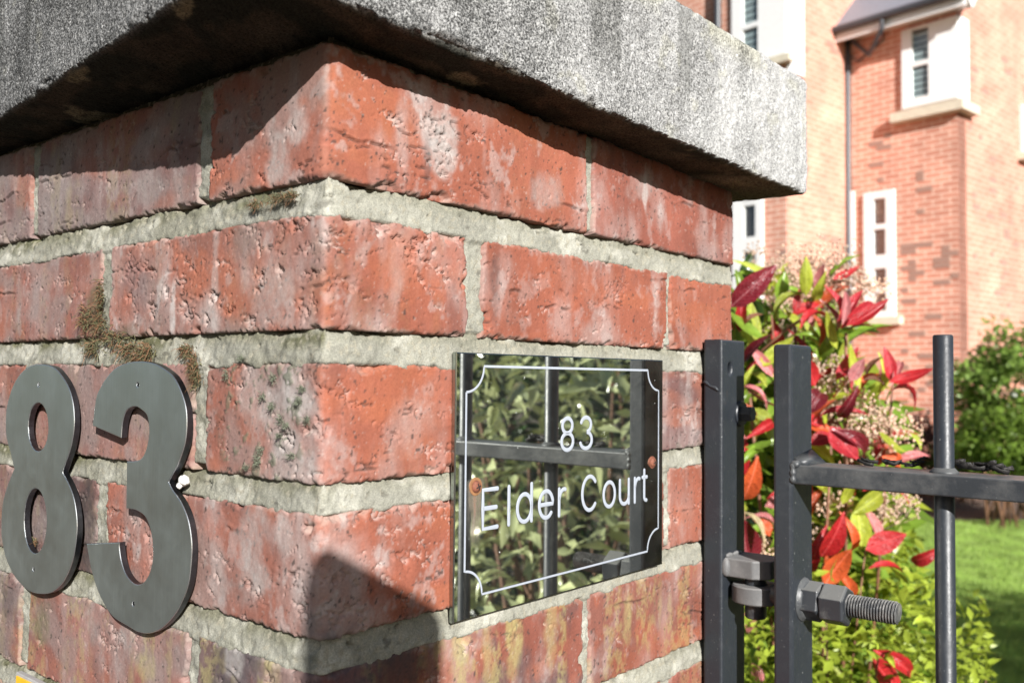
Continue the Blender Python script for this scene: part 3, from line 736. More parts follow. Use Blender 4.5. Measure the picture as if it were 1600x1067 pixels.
screw(.1067, -.1519, .0052); screw(.2973, -.1502, .0044)

# yellow plate at the foot of the left face
q = onx(26, 1055, -.006); yp = thing('marker_plate', (-.006, q[1]-.05, q[2]-.06), 'small bright yellow marker plate with grey rim low on the left face', 'sign')
o = outline_mesh('rim', [[(-q[1]-.002, q[2]+.002), (-q[1]-.002, q[2]-.11), (-q[1]+.09, q[2]-.11), (-q[1]+.09, q[2]+.002)]], .004, .0005, (-.0015, 0, 0), (0, -1, 0), (0, 0, 1), (-1, 0, 0), M['greyplastic'], yp)
o = outline_mesh('face_panel', [[(-q[1], q[2]), (-q[1], q[2]-.106), (-q[1]+.086, q[2]-.106), (-q[1]+.086, q[2])]], .002, .0003, (-.0045, 0, 0), (0, -1, 0), (0, 0, 1), (-1, 0, 0), M['yellow'], yp)

# ------------------------------------------------------------------ moss and small growths on the left face
def tuft(name, spots, mats, label, cat, group, seed, n, ln, droop=.6):
    rng = random.Random(seed)
    root = thing(name, (-.001, sum(s[0] for s in spots)/len(spots), min(s[1] for s in spots)), label, cat, group)
    for mi, mat in enumerate(mats):
        V = []; F = []
        for _ in range(n if mi == 0 else n//2):
            y, z, ry, rz = rng.choice(spots)
            a = rng.gauss(0, .45); b_ = rng.gauss(0, .45)
            p_ = np.array([rng.uniform(-.0005, -.0035), y+a*ry, z+b_*rz])
            d = np.array([-rng.uniform(.3, 1), rng.gauss(0, .7)-.1, rng.gauss(0, .6)+(.25 if mi == 0 else .1)]); d /= np.linalg.norm(d)
            L_ = ln*rng.uniform(.5, 1.4)*(1.0 if mi == 0 else 1.5); wv = np.cross(d, (rng.gauss(0, 1), rng.gauss(0, 1), 1)); wv = wv/np.linalg.norm(wv)*ln*(.06 if mi == 0 else .04)
            i = len(V); mid = p_+d*L_*.55; tip = p_+d*L_+np.array([0, 0, -L_*droop*.5])
            V += [p_-wv, p_+wv, mid+wv*.9, mid-wv*.9, tip]; F += [(i, i+1, i+2, i+3), (i+3, i+2, i+4)]
        mb = MB(); mb.v = [tuple(q) for q in V]; mb.f = F
        mb.build('moss_stems' if mi else 'moss_cushion', mat, root)
    return root
G = 'moss growing in the mortar joints'
def my(px, py): q = onx(px, py, 0); return q[1], q[2]
tuft('moss_tuft', [my(180, 528)+(.020, .006), my(205, 545)+(.018, .006), my(235, 550)+(.010, .005), my(163, 470)+(.004, .014), my(160, 505)+(.012, .010), my(150, 545)+(.012, .006), my(225, 562)+(.016, .005), my(140, 500)+(.010, .010)], [M['moss'], M['mossbrown']],
     'largest brown and green moss tuft in the joint right above the digit 3', 'moss', G, 1, 1150, .0046)
tuft('moss_tuft', [my(308, 570)+(.006, .007), my(312, 590)+(.005, .005), my(296, 548)+(.008, .003)], [M['moss'], M['mossbrown']], 'small mossy clump at the upper right shoulder of the digit 3', 'moss', G, 2, 420, .0040)
tuft('moss_tuft', [my(440, 313)+(.010, .0025), my(462, 308)+(.006, .0022), my(405, 322)+(.006, .0025)], [M['moss'], M['mossbrown']], 'thin strip of dry moss in the top joint near the pier corner', 'moss', G, 3, 420, .0030)
tuft('moss_tuft', [my(58, 846)+(.006, .003), my(40, 838)+(.004, .002)], [M['moss'], M['mossbrown']], 'little moss clump in the lower hole of the digit 8', 'moss', G, 4, 160, .0035)
sp = [(477,608,.0022,.0018),(415,620,.0020,.0024),(430,634,.0024,.0024),(443,655,.0026,.0026),(452,665,.0020,.002),(485,655,.002,.0022),(460,712,.003,.0022),(412,705,.0016,.003),(408,722,.0018,.003),(390,730,.002,.002),(442,680,.0016,.0016),(432,590,.0018,.0022),(472,628,.0018,.002),(358,585,.001,.003),(382,560,.0018,.0015)]
tuft('lichen_patch', [my(a, b_)+(c, d) for a, b_, c, d in sp], [M['mossgrey']], 'scatter of grey green lichen tufts on the pale corner brick right of the digit 3', 'lichen', None, 5, 1500, .0021, .3)
q = onx(287, 751, -.004)
mb = MB(); mb.blob(q, (.0028, .0032, .0032), 12, 3, .12); mb.blob(q+np.array([-.001, -.0028, .0002]), (.0028, .0026, .0026), 10, 5, .15); mb.blob(q+np.array([-.002, .001, -.0028]), .0018, 8, 6, .15)
tag(mb.build('snail_shell', M['snail'], smooth=True), 'tiny chalky white shell stuck in the joint beside the digit 3', 'shell')

# ------------------------------------------------------------------ gate post (flat bar bolted to the pier) with its hinge lug
post = thing('gate_post', (.401, -.011, GROUND), 'black flat steel hanging bar bolted upright to the far end of the brick pier', 'gate post')
PX0, PX1 = .3805, .4215
h_ = ony(1141, 576, -.0195)
o = outline_mesh('bar', [[(PX0, GROUND), (PX1, GROUND), (PX1, -.0575), (PX0, -.0575)], circle((h_[0], h_[2]), .0033, 18, .0048)], .0165, .0022, (0, -.003, 0), (1, 0, 0), (0, 0, 1), (0, -1, 0), M['gate'], post, 2)
qb = np.array([.4130, -.0195, -.1172])
bo = MB().lathe(qb, (0, -1, 0), [(0, .0085), (.0022, .0082), (.0024, .0066), (.0100, .0066), (.0112, .0056)], 6).build('bolt', M['rail'], post)
MB().lathe(qb, (0, -1, 0), [(0, .0105), (.0012, .0105), (.0020, .0098)], 22).build('washer', M['gate'], bo, smooth='auto')
mb = MB()
mb.tube([(PX0-.0001, -.0035-.0026*i, -.0915-.0013*i+.0006*math.sin(i*2)) for i in range(6)], [.0011+.0003*math.sin(i*2.1) for i in range(6)], 8)
mb.build('weld_bead', M['gate'], post, smooth=True)
# lug plate, chamfered at its near corner, and its hanging pin
zl, zh = -.2442, -.2298
lug = [(.3845, -.0190), (.3845, -.0430), (.3930, -.0545), (.4200, -.0545), (.4200, -.0190)]
mb = MB().add([(a, b_, zl) for a, b_ in lug]+[(a, b_, zh) for a, b_ in lug], [(0, 1, 2, 3, 4)]+[(5+i for i in range(4, -1, -1))]+[(i, i+5, (i+1) % 5+5, (i+1) % 5) for i in range(5)])
mb.f = [tuple(f_)[::-1] for f_ in mb.f]
lg = mb.build('hinge_lug', M['lug'], post, bevel=.0012)
mb = MB(); mb.blob((.3850, -.0205, -.2372), (.0040, .0042, .0075), 14, 4, .06); mb.blob((.3920, -.0200, -.2290), (.006, .0025, .0022), 12, 5, .08); mb.blob((.4060, -.0200, -.2290), (.008, .0022, .002), 12, 6, .08)
mb.build('weld_bead', M['lug'], lg, smooth=True)
MB().lathe((.4005, -.0385, -.2440), (0, 0, -1), [(0, .0085), (.0310, .0085), (.0325, .0074)], 22).build('hinge_pin', M['bolt'], post, smooth='auto')

# ------------------------------------------------------------------ gate, swung open at right angles to the name plate
gate = thing('gate', (.398, -.60, GROUND+.05), 'black wrought iron gate of round bars hung from the pier by an adjustable eye bolt', 'gate')
GB = GROUND+.06
mb = MB().box((.3765, -.0785, GB), (.4165, -.0635, -.0625)); mb.build('stile', M['gate'], gate, bevel=.0024)
mb = MB().box((.3765, -1.195, GB), (.4165, -1.180, -.0625)); mb.build('stile', M['gate'], gate, bevel=.0016)
ra = MB().box((.3785, -1.180, -.1668), (.4145, -.0785, -.1525)).build('rail', M['rail'], gate, bevel=.0011)
MB().box((.3785, -1.180, GB+.10), (.4145, -.0785, GB+.117)).build('rail', M['rail'], gate, bevel=.0011)
for k in range(9):
    y = -.1790-.1105*k
    zt = -.0570
    b_ = MB().lathe((.3985, y, GB), (0, 0, 1), [(0, .0066), (zt-GB-.0010, .0066), (zt-GB, .0058)], 20).build('bar', M['gate'], gate, smooth='auto')
    MB().lathe((.3985, y, -.1525), (0, 0, 1), [(-.0005, .0105), (.0012, .0088), (.0035, .0068)], 18).build('weld_bead', M['rail'], b_, smooth=True)
mb = MB(); 
for i in range(7): mb.blob((.380+.0055*i, -.0800, -.1522), (.0045, .0042, .0032), 10, i, .12)
mb.add([(.3800, -.0780, -.1535), (.4140, -.0780, -.1535), (.4140, -.0780, -.1420), (.3800, -.0780, -.1465), (.3800, -.0900, -.1523), (.4140, -.0900, -.1523)],
       [(0, 1, 2, 3), (3, 2, 5, 4), (0, 3, 4), (1, 5, 2), (0, 4, 5, 1)])
mb.tube([(.3780+.0004*math.sin(i*2.3), -.0786, -.1515-.0016*i) for i in range(10)], [.0022+.0005*math.sin(i*1.9) for i in range(10)], 10)
mb.build('weld_bead', M['rail'], ra, smooth=True)
EZ = -.2555; EX = .3985
eb = MB(); prof_ = []
# the eye round the pin
n = 30; V = []; F = []
Ro, Ri, hz = .0185, .0092, .0068
ecy = -.0385
for k in range(n):
    a = 2*math.pi*k/n; c_, s_ = math.cos(a), math.sin(a)
    for rr_, zz in ((Ri, -hz), (Ro-.001, -hz), (Ro, -hz+.001), (Ro, hz-.001), (Ro-.001, hz), (Ri, hz)): V.append((.4005+rr_*c_, ecy+rr_*s_, EZ-.0015+zz))
for k in range(n):
    for i in range(6): F.append((k*6+i, ((k+1) % n)*6+i, ((k+1) % n)*6+(i+1) % 6, k*6+(i+1) % 6))
F = [f_[::-1] for f_ in F]
eye = MB().add(V, F).build('hinge_eye', M['lug'], gate, smooth='auto')
MB().lathe((EX, -.0530, EZ), (0, -1, 0), [(0, .0078), (.0110, .0078)], 20).build('shank', M['bolt'], eye, smooth='auto')
TL, PT = .0355, .00205
V = []; F = []; n = 28; nr = int(TL/.00026)
for i in range(nr+1):
    d = TL*i/nr
    for k in range(n):
        ph = (d/PT+k/n) % 1.0; tri = min(1, max(0, 1.5-abs(ph-.5)*4.4))
        r_ = .00695+.00135*tri+random.uniform(-.00006, .00006)
        if d > TL-.0022: r_ -= (d-(TL-.0022))*.45
        a = 2*math.pi*k/n; V.append((EX+r_*math.cos(a), -.1125-d, EZ+.0010+r_*math.sin(a)))
F = [(i*n+k, i*n+(k+1) % n, (i+1)*n+(k+1) % n, (i+1)*n+k) for i in range(nr) for k in range(n)]+[tuple(range(n))[::-1], tuple(range(nr*n, nr*n+n))]
MB().add(V, F).build('threaded_end', M['thread'], eye, smooth='auto')
def nut(y, L_, R, rot, name='hinge_nut'):
    mb = MB(); V = []; F = []
    prof_ = [(0, R*.93), (.0012, R), (L_-.0014, R), (L_, R*.88)]
    for d, r_ in prof_:
        for k in range(6):
            a = rad(rot)+k*math.pi/3; V.append((EX+r_*math.cos(a), y-d, EZ+r_*math.sin(a)))
    for i in range(3):
        for k in range(6): F.append((i*6+k, i*6+(k+1) % 6, (i+1)*6+(k+1) % 6, (i+1)*6+k))
    F += [tuple(range(6))[::-1], tuple(range(18, 24))]
    return MB().add(V, F).build(name, M['bolt'], gate, bevel=.0006)
nut(-.0788, .0150, .0148, 18); nut(-.0940, .0185, .0152, 36)
MB().lathe((EX, -.0783, EZ), (0, -1, 0), [(0, .0168), (.0010, .0160), (.0024, .0146), (.0040, .0138)], 22).build('weld_bead', M['rail'], gate, smooth=True)
# dead leaves and debris lying on the rail
def debris(px, py, L_, wd, label, seed, n=3):
    rng = random.Random(seed); q = onz(px, py, -.1522); mb = MB()
    q[0] = min(max(q[0], .385), .410)
    for i in range(n):
        c = q+np.array([rng.uniform(-.004, .004), rng.uniform(-L_, L_)*.6, .0006+.0018*i*rng.random()])
        d = np.array([rng.gauss(0, .4), 1, rng.gauss(0, .22)]); d /= np.linalg.norm(d); e = np.cross(d, (0, 0, 1)); e /= np.linalg.norm(e); up = np.cross(e, d)
        V = []; F = []; nu, nv = 7, 4
        for iu in range(nu):
            for iv in range(nv):
                u_ = iu/(nu-1)-.5; v_ = iv/(nv-1)-.5; ww = wd*math.sqrt(max(0, 1-(2*u_)**2*.92))*rng.uniform(.8, 1.15)
                V.append(c+d*u_*L_+e*v_*ww+up*((v_*2)**2*wd*.35+.0009*rng.random()+abs(u_)*wd*.3))
        for iu in range(nu-1):
            for iv in range(nv-1): F.append((iu*nv+iv, (iu+1)*nv+iv, (iu+1)*nv+iv+1, iu*nv+iv+1))
        mb.add(V, F)
    o = mb.build('dead_leaf', M['deadleaf'], smooth=True)
    sd_ = o.modifiers.new('thickness', 'SOLIDIFY'); sd_.thickness = .0006
    return tag(o, label, 'dead leaf', 'dead leaves lying on the gate rail')
debris(1364, 729, .012, .006, 'curled black dead leaf on the gate rail, nearest the hinge', 1, 2)
debris(1396, 729, .009, .007, 'small crumpled dead leaf on the rail, second from the hinge', 2, 3)
debris(1428, 732, .010, .004, 'flat black leaf scraps on the rail just left of the round bar', 3, 4)
debris(1530, 731, .014, .009, 'crumpled dark dead leaf on the rail just right of the round bar', 4, 4)
debris(1562, 735, .013, .006, 'flat black leaf heap on the rail beyond the round bar, second from right', 5, 5)
debris(1592, 735, .012, .008, 'dark dead leaf on the rail at the right edge of the picture', 6, 4)

# ------------------------------------------------------------------ plants
def leafmesh(name, mat, wr=.40, fold=.18, curl=.12, nu=7, ser=0):
    V = []; F = []; nv = 5
    for i in range(nu):
        t = i/(nu-1); ww = wr*.5*(math.sin(math.pi*min(1, t*1.0)**.80))**.8 if 0 < t < 1 else .012
        for k in range(nv):
            s_ = (k-2)/2
            V.append((s_*ww*math.cos(fold*abs(s_)), t, abs(s_)*ww*fold*2.2-curl*4*(t-.4)**2+curl*.64*0))
    for i in range(nu-1):
        for k in range(nv-1): F.append((i*nv+k, i*nv+k+1, (i+1)*nv+k+1, (i+1)*nv+k))
    me = bpy.data.meshes.new(name); me.from_pydata(V, [], F); me.polygons.foreach_set('use_smooth', [True]*len(F)); me.materials.append(mat); me.update(); return me
LM = {}
def lmesh(key, var=0, **kw):
    if (key, var) not in LM:
        LM[(key, var)] = leafmesh('leaf', M[key], *[(.42, .20, .10), (.34, .32, .20), (.46, .10, -.08), (.40, .26, .28)][var], **kw)
    return LM[(key, var)]
def putleaf(parent, me, p0, p1, wscale=1.0, nhint=None, name='leaf'):
    p0, p1 = Vector(p0), Vector(p1); d = p1-p0; L_ = d.length; y = d/L_
    nh = Vector(nhint) if nhint is not None else Vector((random.gauss(0, .6), random.gauss(0, .6), 1))
    x = y.cross(nh)
    if x.length < 1e-4: x = y.cross(Vector((1, 0, 0)))
    x.normalize(); z = x.cross(y)
    o = bpy.data.objects.new(name, me); COL.objects.link(o); o.parent = parent
    mm_ = Matrix((x*L_*wscale, y*L_, z*L_)).transposed().to_4x4(); mm_.translation = p0-LOC[parent]
    o.matrix_basis = mm_; return o
TOCAM = -FWD
pd = 1.34
phot = thing('photinia_shrub', tuple(P(1290, 700, 1.42)[:2])+(GROUND,), 'photinia shrub with glossy red and lime leaves and pale flower heads behind the gate', 'shrub')
# hero leaves: base px, tip px, width px, colour, depth offset, how far it faces the camera
HL = [(1141,480,1214,414,34,'darkred',-.10,.9),(1190,488,1150,512,13,'brownleaf',.02,.4),(1178,545,1170,472,26,'lime',.05,.8),(1205,492,1255,440,20,'lime',.02,.5),(1216,470,1228,425,22,'green',.05,.7),
 (1272,472,1287,434,22,'lime',.03,.8),(1305,545,1284,486,20,'lime',.0,.7),(1283,565,1304,505,24,'green',.05,.7),(1160,566,1197,522,17,'darkred',-.02,.6),(1250,505,1293,478,20,'red',-.02,.6),(1242,490,1247,455,12,'red',.03,.4),
 (1316,505,1306,446,18,'crimson',0,.6),(1318,505,1324,450,14,'pink',-.02,.5),(1318,508,1378,462,22,'crimson',-.02,.7),(1322,512,1386,474,20,'red',-.03,.5),(1320,500,1345,448,18,'crimson',.02,.6),(1322,514,1366,505,11,'brownleaf',0,.3),
 (1312,520,1296,470,14,'pink',.02,.5),(1328,596,1350,560,18,'pink',-.02,.6),(1318,572,1336,600,14,'crimson',.0,.5),(1394,596,1384,542,20,'crimson',0,.6),(1396,596,1412,552,16,'pink',.01,.5),(1390,598,1460,580,19,'red',-.05,.6),(1398,600,1444,618,9,'crimson',-.02,.3),
 (1352,585,1378,553,14,'brownleaf',0,.5),(1350,590,1392,600,16,'brownleaf',.01,.4),(1272,602,1262,562,26,'red',0,.9),(1264,642,1292,598,32,'darkred',-.02,.8),(1280,646,1358,640,18,'crimson',.0,.5),(1308,656,1340,612,24,'darkred',-.03,.8),
 (1158,604,1212,644,20,'darkred',-.02,.5),(1162,598,1210,630,9,'pink',-.03,.4),(1262,655,1290,660,20,'red',.02,.7),(1212,656,1176,678,22,'red',0,.7),(1298,668,1338,722,36,'crimson',-.04,.95),(1316,670,1374,722,26,'darkred',-.03,.7),
 (1300,680,1262,692,24,'red',.0,.7),(1264,688,1306,724,22,'lime',.02,.7),(1370,676,1408,708,14,'lime',.0,.6),(1384,712,1420,728,24,'orange',.02,.8),(1160,784,1186,720,32,'orange',-.02,.9),(1166,796,1204,846,13,'cream',-.03,.7),
 (1168,884,1158,806,46,'darkred',.0,.9),(1206,836,1182,806,22,'orange',.02,.7),(1284,872,1322,806,32,'red',-.04,.85),(1334,866,1328,806,24,'orange',-.01,.7),(1288,912,1330,854,30,'orange',-.05,.85),(1262,900,1284,832,24,'red',.0,.7),
 (1346,858,1340,788,34,'lime',.03,.8),(1338,800,1388,764,34,'lime',.04,.8),(1352,858,1414,834,30,'red',-.04,.85),(1420,880,1470,862,22,'red',-.03,.8),(1360,884,1418,886,13,'red',-.02,.5),(1334,940,1318,892,26,'orange',-.02,.8),
 (1404,1080,1356,1022,30,'red',-.06,.8),(1374,1016,1446,1062,24,'red',-.13,.75),(1172,990,1166,960,20,'pink',0,.6),(1190,1070,1172,1030,24,'pink',-.05,.7),(1210,692,1166,702,14,'green',.04,.6),(1296,770,1262,740,20,'lime',.05,.6),
 (1150,420,1162,470,14,'green',.06,.6),(1198,600,1170,575,20,'lime',.05,.6),(1206,655,1170,640,18,'lime',.05,.7),(1150,640,1180,600,16,'green',.06,.6),(1255,640,1290,620,14,'lime',.05,.6),(1330,660,1300,640,14,'green',.07,.6),
 (1250,950,1225,900,24,'green',.02,.7),(1160,720,1200,690,16,'green',.04,.5),(1405,730,1380,690,14,'orange',.05,.6),(1442,700,1412,668,16,'lime',.08,.6)]
for i, (x0, y0, x1, y1, wd, key, dz_, fc) in enumerate(HL):
    tl = random.uniform(-.02, .02)
    a, b_ = P(x0, y0, pd+dz_+tl), P(x1, y1, pd+dz_-tl)
    L_ = np.linalg.norm(b_-a); me = lmesh(key, i % 4)
    nh = TOCAM*fc+np.array([0, 0, 1])*(1.05-fc)+np.array([random.gauss(0, .15), random.gauss(0, .15), 0])
    putleaf(phot, me, a, b_, (wd/FPX*pd)/(L_*.40)*1.0, nh)
# filler leaves deeper in the shrub
rng = random.Random(5)
for i in range(112):
    px = rng.uniform(1142, 1400); py = rng.uniform(430, 1010)
    if py < 560 and px > 1330-(560-py)*.1: continue
    if px > 1400-(abs(py-680)*.2): continue
    d_ = rng.uniform(1.42, 1.75)
    a = P(px, py, d_); ang = rng.uniform(0, 2*math.pi); L_ = rng.uniform(.045, .085)
    dr = RGT*math.cos(ang)*.8+np.array([0, 0, math.sin(ang)])+FWD*rng.uniform(-.5, .3)
    dr /= np.linalg.norm(dr)
    key = rng.choice(['lime', 'lime', 'green', 'green', 'green', 'deepgreen', 'lime', 'red', 'orange', 'pink'])
    putleaf(phot, lmesh(key, i % 4), a, a+dr*L_, .8, np.array([rng.gauss(0, .5), rng.gauss(0, .5), 1])+TOCAM*.6)
for i in range(112):                       # a leafy layer nearer the gate, between the red shoots
    px = rng.uniform(1142, 1400); py = rng.uniform(430, 960)
    if py < 600 and px > 1318: continue
    a = P(px, py, rng.uniform(1.35, 1.45)); ang = rng.uniform(.1, 3.0); L_ = rng.uniform(.04, .075)
    dr = RGT*math.cos(ang)*.8+np.array([0, 0, math.sin(ang)])+FWD*rng.uniform(-.5, .2); dr /= np.linalg.norm(dr)
    putleaf(phot, lmesh(rng.choice(['lime', 'lime', 'lime', 'green', 'green', 'red', 'crimson', 'pink', 'orange']), i % 4), a, a+dr*L_, .72, np.array([rng.gauss(0, .4), rng.gauss(0, .4), .8])+TOCAM*.8)
# stems
st_ = MB(); b0 = np.array(tuple(P(1285, 700, 1.85)[:2])+(GROUND,))
for (px, py, d_, r_) in ((1322,520,1.38,.0042),(1325,600,1.37,.003),(1240,470,1.42,.004),(1395,600,1.36,.003),(1170,600,1.40,.0035),(1300,668,1.36,.003),(1160,784,1.36,.003),(1286,880,1.33,.003),(1352,860,1.36,.0018),(1372,1030,1.25,.002),(1250,400,1.46,.003),(1205,492,1.4,.0025)):
    e = P(px, py, d_); mid = (b0*.45+e*.55)+np.array([random.gauss(0, .03), random.gauss(0, .03), -.12])
    pts = [b0+(np.array([random.gauss(0, .02), random.gauss(0, .02), 0]))]
    for t in (.25, .5, .75, 1): pts.append((1-t)**2*b0+2*t*(1-t)*mid+t*t*e)
    st_.tube(pts, [r_*1.7, r_*1.4, r_*1.1, r_*.9, r_*.6], 7)
st_.tube([P(1190, 548, 1.36), P(1235, 510, 1.36), P(1292, 470, 1.35)], [.0022, .002, .001], 6)
st_.build('stem', M['redtwig'], phot, smooth=True)
# flower heads: flat panicles of tiny buds on fine stalks
FH = [(1222,418,.04,1.45,150),(1262,402,.055,1.47,260),(1300,405,.05,1.47,240),(1328,432,.035,1.45,120),(1245,445,.05,1.48,220),(1285,440,.05,1.5,220),(1206,450,.03,1.45,90),(1362,445,.03,1.45,90),(1180,390,.02,1.5,40),(1310,470,.035,1.5,110),(1215,510,.04,1.48,120),(1240,560,.04,1.5,130),(1285,592,.045,1.40,190),(1300,560,.03,1.45,90),(1345,640,.05,1.40,220),(1385,655,.05,1.38,240),(1355,680,.04,1.38,150),(1330,615,.035,1.42,110),
      (1210,640,.03,1.46,90),(1402,775,.035,1.42,130),(1372,790,.03,1.42,90),(1300,780,.035,1.44,110),(1190,850,.03,1.42,90),(1280,830,.03,1.46,80)]
for (px, py, R0, d_, n) in FH:
    c = P(px, py, d_); mb = MB(); base = c+np.array([0, 0, -R0*1.2])
    for i in range(int(n*1.15)):
        a = rng.uniform(0, 2*math.pi); rr_ = R0*math.sqrt(rng.random()); q = c+np.array([rr_*math.cos(a), rr_*math.sin(a), rng.gauss(0, R0*.28)-rr_*rr_/R0*.35])
        s_ = rng.uniform(.0015, .0031)
        V = [q+np.array(v_)*s_ for v_ in ((1,0,0),(-1,0,0),(0,1,0),(0,-1,0),(0,0,1),(0,0,-1))]
        mb.add(V, [(0,2,4),(2,1,4),(1,3,4),(3,0,4),(2,0,5),(1,2,5),(3,1,5),(0,3,5)])
        if i % 16 == 0: mb.tube([base, (base+q)/2+np.array([0, 0, -.003]), q], .0005, 3, cap=False)
    mb.build('flower_head', M['flower'], phot)

def leafcloud(n, posf, size, wr, seed, face=None):
    """many small folded leaves as one mesh; posf(rng) gives a point"""
    g = np.random.default_rng(seed); Pn = posf(g, n); n = len(Pn)
    d = g.normal(size=(n, 3)); d[:, 2] = d[:, 2]*.6+.25; d /= np.linalg.norm(d, axis=1, keepdims=True)
    up = g.normal(size=(n, 3))*.6+np.array([0, 0, 1.])
    if face is not None: up = up+np.asarray(face)
    x = np.cross(d, up); x /= np.linalg.norm(x, axis=1, keepdims=True); z = np.cross(x, d)
    L_ = size*g.uniform(.6, 1.3, (n, 1)); w_ = L_*wr*.5
    V = np.stack([Pn, Pn+d*L_*.45+x*w_+z*w_*.35, Pn+d*L_*.5, Pn+d*L_*.45-x*w_+z*w_*.35, Pn+d*L_-z*L_*.12], 1).reshape(-1, 3)
    i = np.arange(n)[:, None]*5
    F = np.concatenate([i+np.array([[0, 1, 2]]), i+np.array([[0, 2, 3]]), i+np.array([[1, 4, 2]]), i+np.array([[2, 4, 3]])])
    return V, F
def photpos(g, n):
    px = g.uniform(1120, 1400, n*2); py = g.uniform(470, 1100, n*2); d_ = g.uniform(1.48, 1.85, n*2)
    q = CAM+(_f+_r*((px-800)/FPX)[:, None]+_u*((533.5-py)/FPX)[:, None])*d_[:, None]
    ok = (px < 1318+np.clip(py-560, 0, 90)) & (py > 470+18*np.sin(px*.07)); return q[ok][:n]
V, F = leafcloud(1500, photpos, .075, .36, 17, TOCAM*.6)
tag(mesh_np('inner_foliage', V, F, M['green'], phot), kind='stuff')
V, F = leafcloud(900, photpos, .065, .36, 18, TOCAM*.6)
tag(mesh_np('inner_foliage', V, F, M['lime'], phot), kind='stuff')
# low small-leaved shrub under the photinia
bxs = thing('privet_shrub', tuple(P(1330, 900, 1.5)[:2])+(GROUND,), 'low bushy shrub with small bright green leaves below the red photinia', 'shrub')
def boxpos(lo, hi):
    def f(g, n):
        out = []
        while sum(map(len, out)) < n:
            px = g.uniform(1120, 1560, n); d_ = g.uniform(lo, hi, n); z = g.uniform(GROUND+.05, -.34, n)
            q = CAM+_f*d_[:, None]+_r*((px-800)/FPX*d_)[:, None]; q[:, 2] = z
            cx = (px-1310)/230; dd = (d_-1.55)/.5
            topz = -.345-.20*np.clip(cx, 0, 2)**2-.10*np.clip(-cx-.2, 0, 2)+.06*np.sin(px*.05)+.05*np.sin(d_*31)-.1*np.abs(dd)
            keep = (z < topz-.0) & (np.abs(cx) < 1.08-.25*np.abs(dd))
            out.append(q[keep])
        return np.concatenate(out)[:n]
    return f
V, F = leafcloud(15000, boxpos(1.22, 2.0), .026, .42, 21)
tag(mesh_np('foliage', V, F, M['box'], bxs), kind='stuff')
lb = lmesh('box', 1); lb2 = lmesh('box', 2)
pts = boxpos(1.12, 1.35)(np.random.default_rng(4), 900); pts = pts[pts[:, 2] > -.75][:250]
for i, q in enumerate(pts):
    d = np.array([rng.gauss(0, 1), rng.gauss(0, 1), rng.gauss(.3, .6)]); d /= np.linalg.norm(d)
    putleaf(bxs, (lb, lb2)[i % 2], q, q+d*rng.uniform(.018, .032), 1.0)
mb = MB()
for i in range(40):
    q = boxpos(1.2, 1.9)(np.random.default_rng(100+i), 1)[0]; b1 = np.array(tuple(P(1330, 900, 1.5)[:2])+(GROUND,))+np.array([rng.gauss(0, .08), rng.gauss(0, .08), 0])
    mb.tube([b1, (b1+q)/2+np.array([rng.gauss(0, .04), rng.gauss(0, .04), .05]), q], [.004, .003, .0012], 5)
mb.build('stem', M['twig'], bxs, smooth=True)

# laurel by the gate, seen only in the mirror of the name plate
lau = thing('laurel_bush', (1.55, -.95, GROUND), 'evergreen laurel bush with narrow glossy leaves reflected in the mirror name plate', 'shrub')
def laupos(g, n):
    c = np.array([1.62, -1.02, -.55]); u_ = g.normal(size=(n*2, 3)); u_ /= np.linalg.norm(u_, axis=1, keepdims=True)
    rr_ = g.uniform(.25, 1.0, (n*2, 1))**.5
    lump = 1+.28*np.sin(u_[:, :1]*7+1)*np.sin(u_[:, 1:2]*6)+.2*np.sin(u_[:, 2:]*9+2)
    q = c+u_*rr_*lump*np.array([.62, .72, .80])
    ok = (q[:, 2] > GROUND+.02) & (q[:, 1] < -.36+.15*(q[:, 0]+.287)-.05) & (q[:, 0] > .62)
    return q[ok][:n]
V, F = leafcloud(3200, laupos, .066, .38, 31)
tag(mesh_np('foliage', V, F, M['laurel'], lau), kind='stuff')
ll = [lmesh('laurel', v_) for v_ in (0, 1, 3)]
c = np.array([1.62, -1.02, -.55])
pts = laupos(np.random.default_rng(9), 1500); pts = pts[(pts[:, 0] < 1.35)][:260]
for i, q in enumerate(pts):
    d = np.array([rng.gauss(-.4, .8), rng.gauss(0, .8), rng.gauss(-.1, .7)]); d /= np.linalg.norm(d)
    putleaf(lau, ll[i % 3], q, q+d*rng.uniform(.045, .075), .85)
mb = MB()
for i in range(26):
    a = rng.uniform(0, 6.28); e = c+np.array([.5*math.cos(a)*rng.random(), .6*math.sin(a)*rng.random(), rng.uniform(-.2, .7)]); b1 = np.array([1.6+rng.gauss(0, .05), -1.0+rng.gauss(0, .05), GROUND])
    mb.tube([b1, b1*.5+e*.5+np.array([rng.gauss(0, .08), rng.gauss(0, .08), 0]), e], [.014, .009, .004], 6)
mb.build('stem', M['twig'], lau, smooth=True)

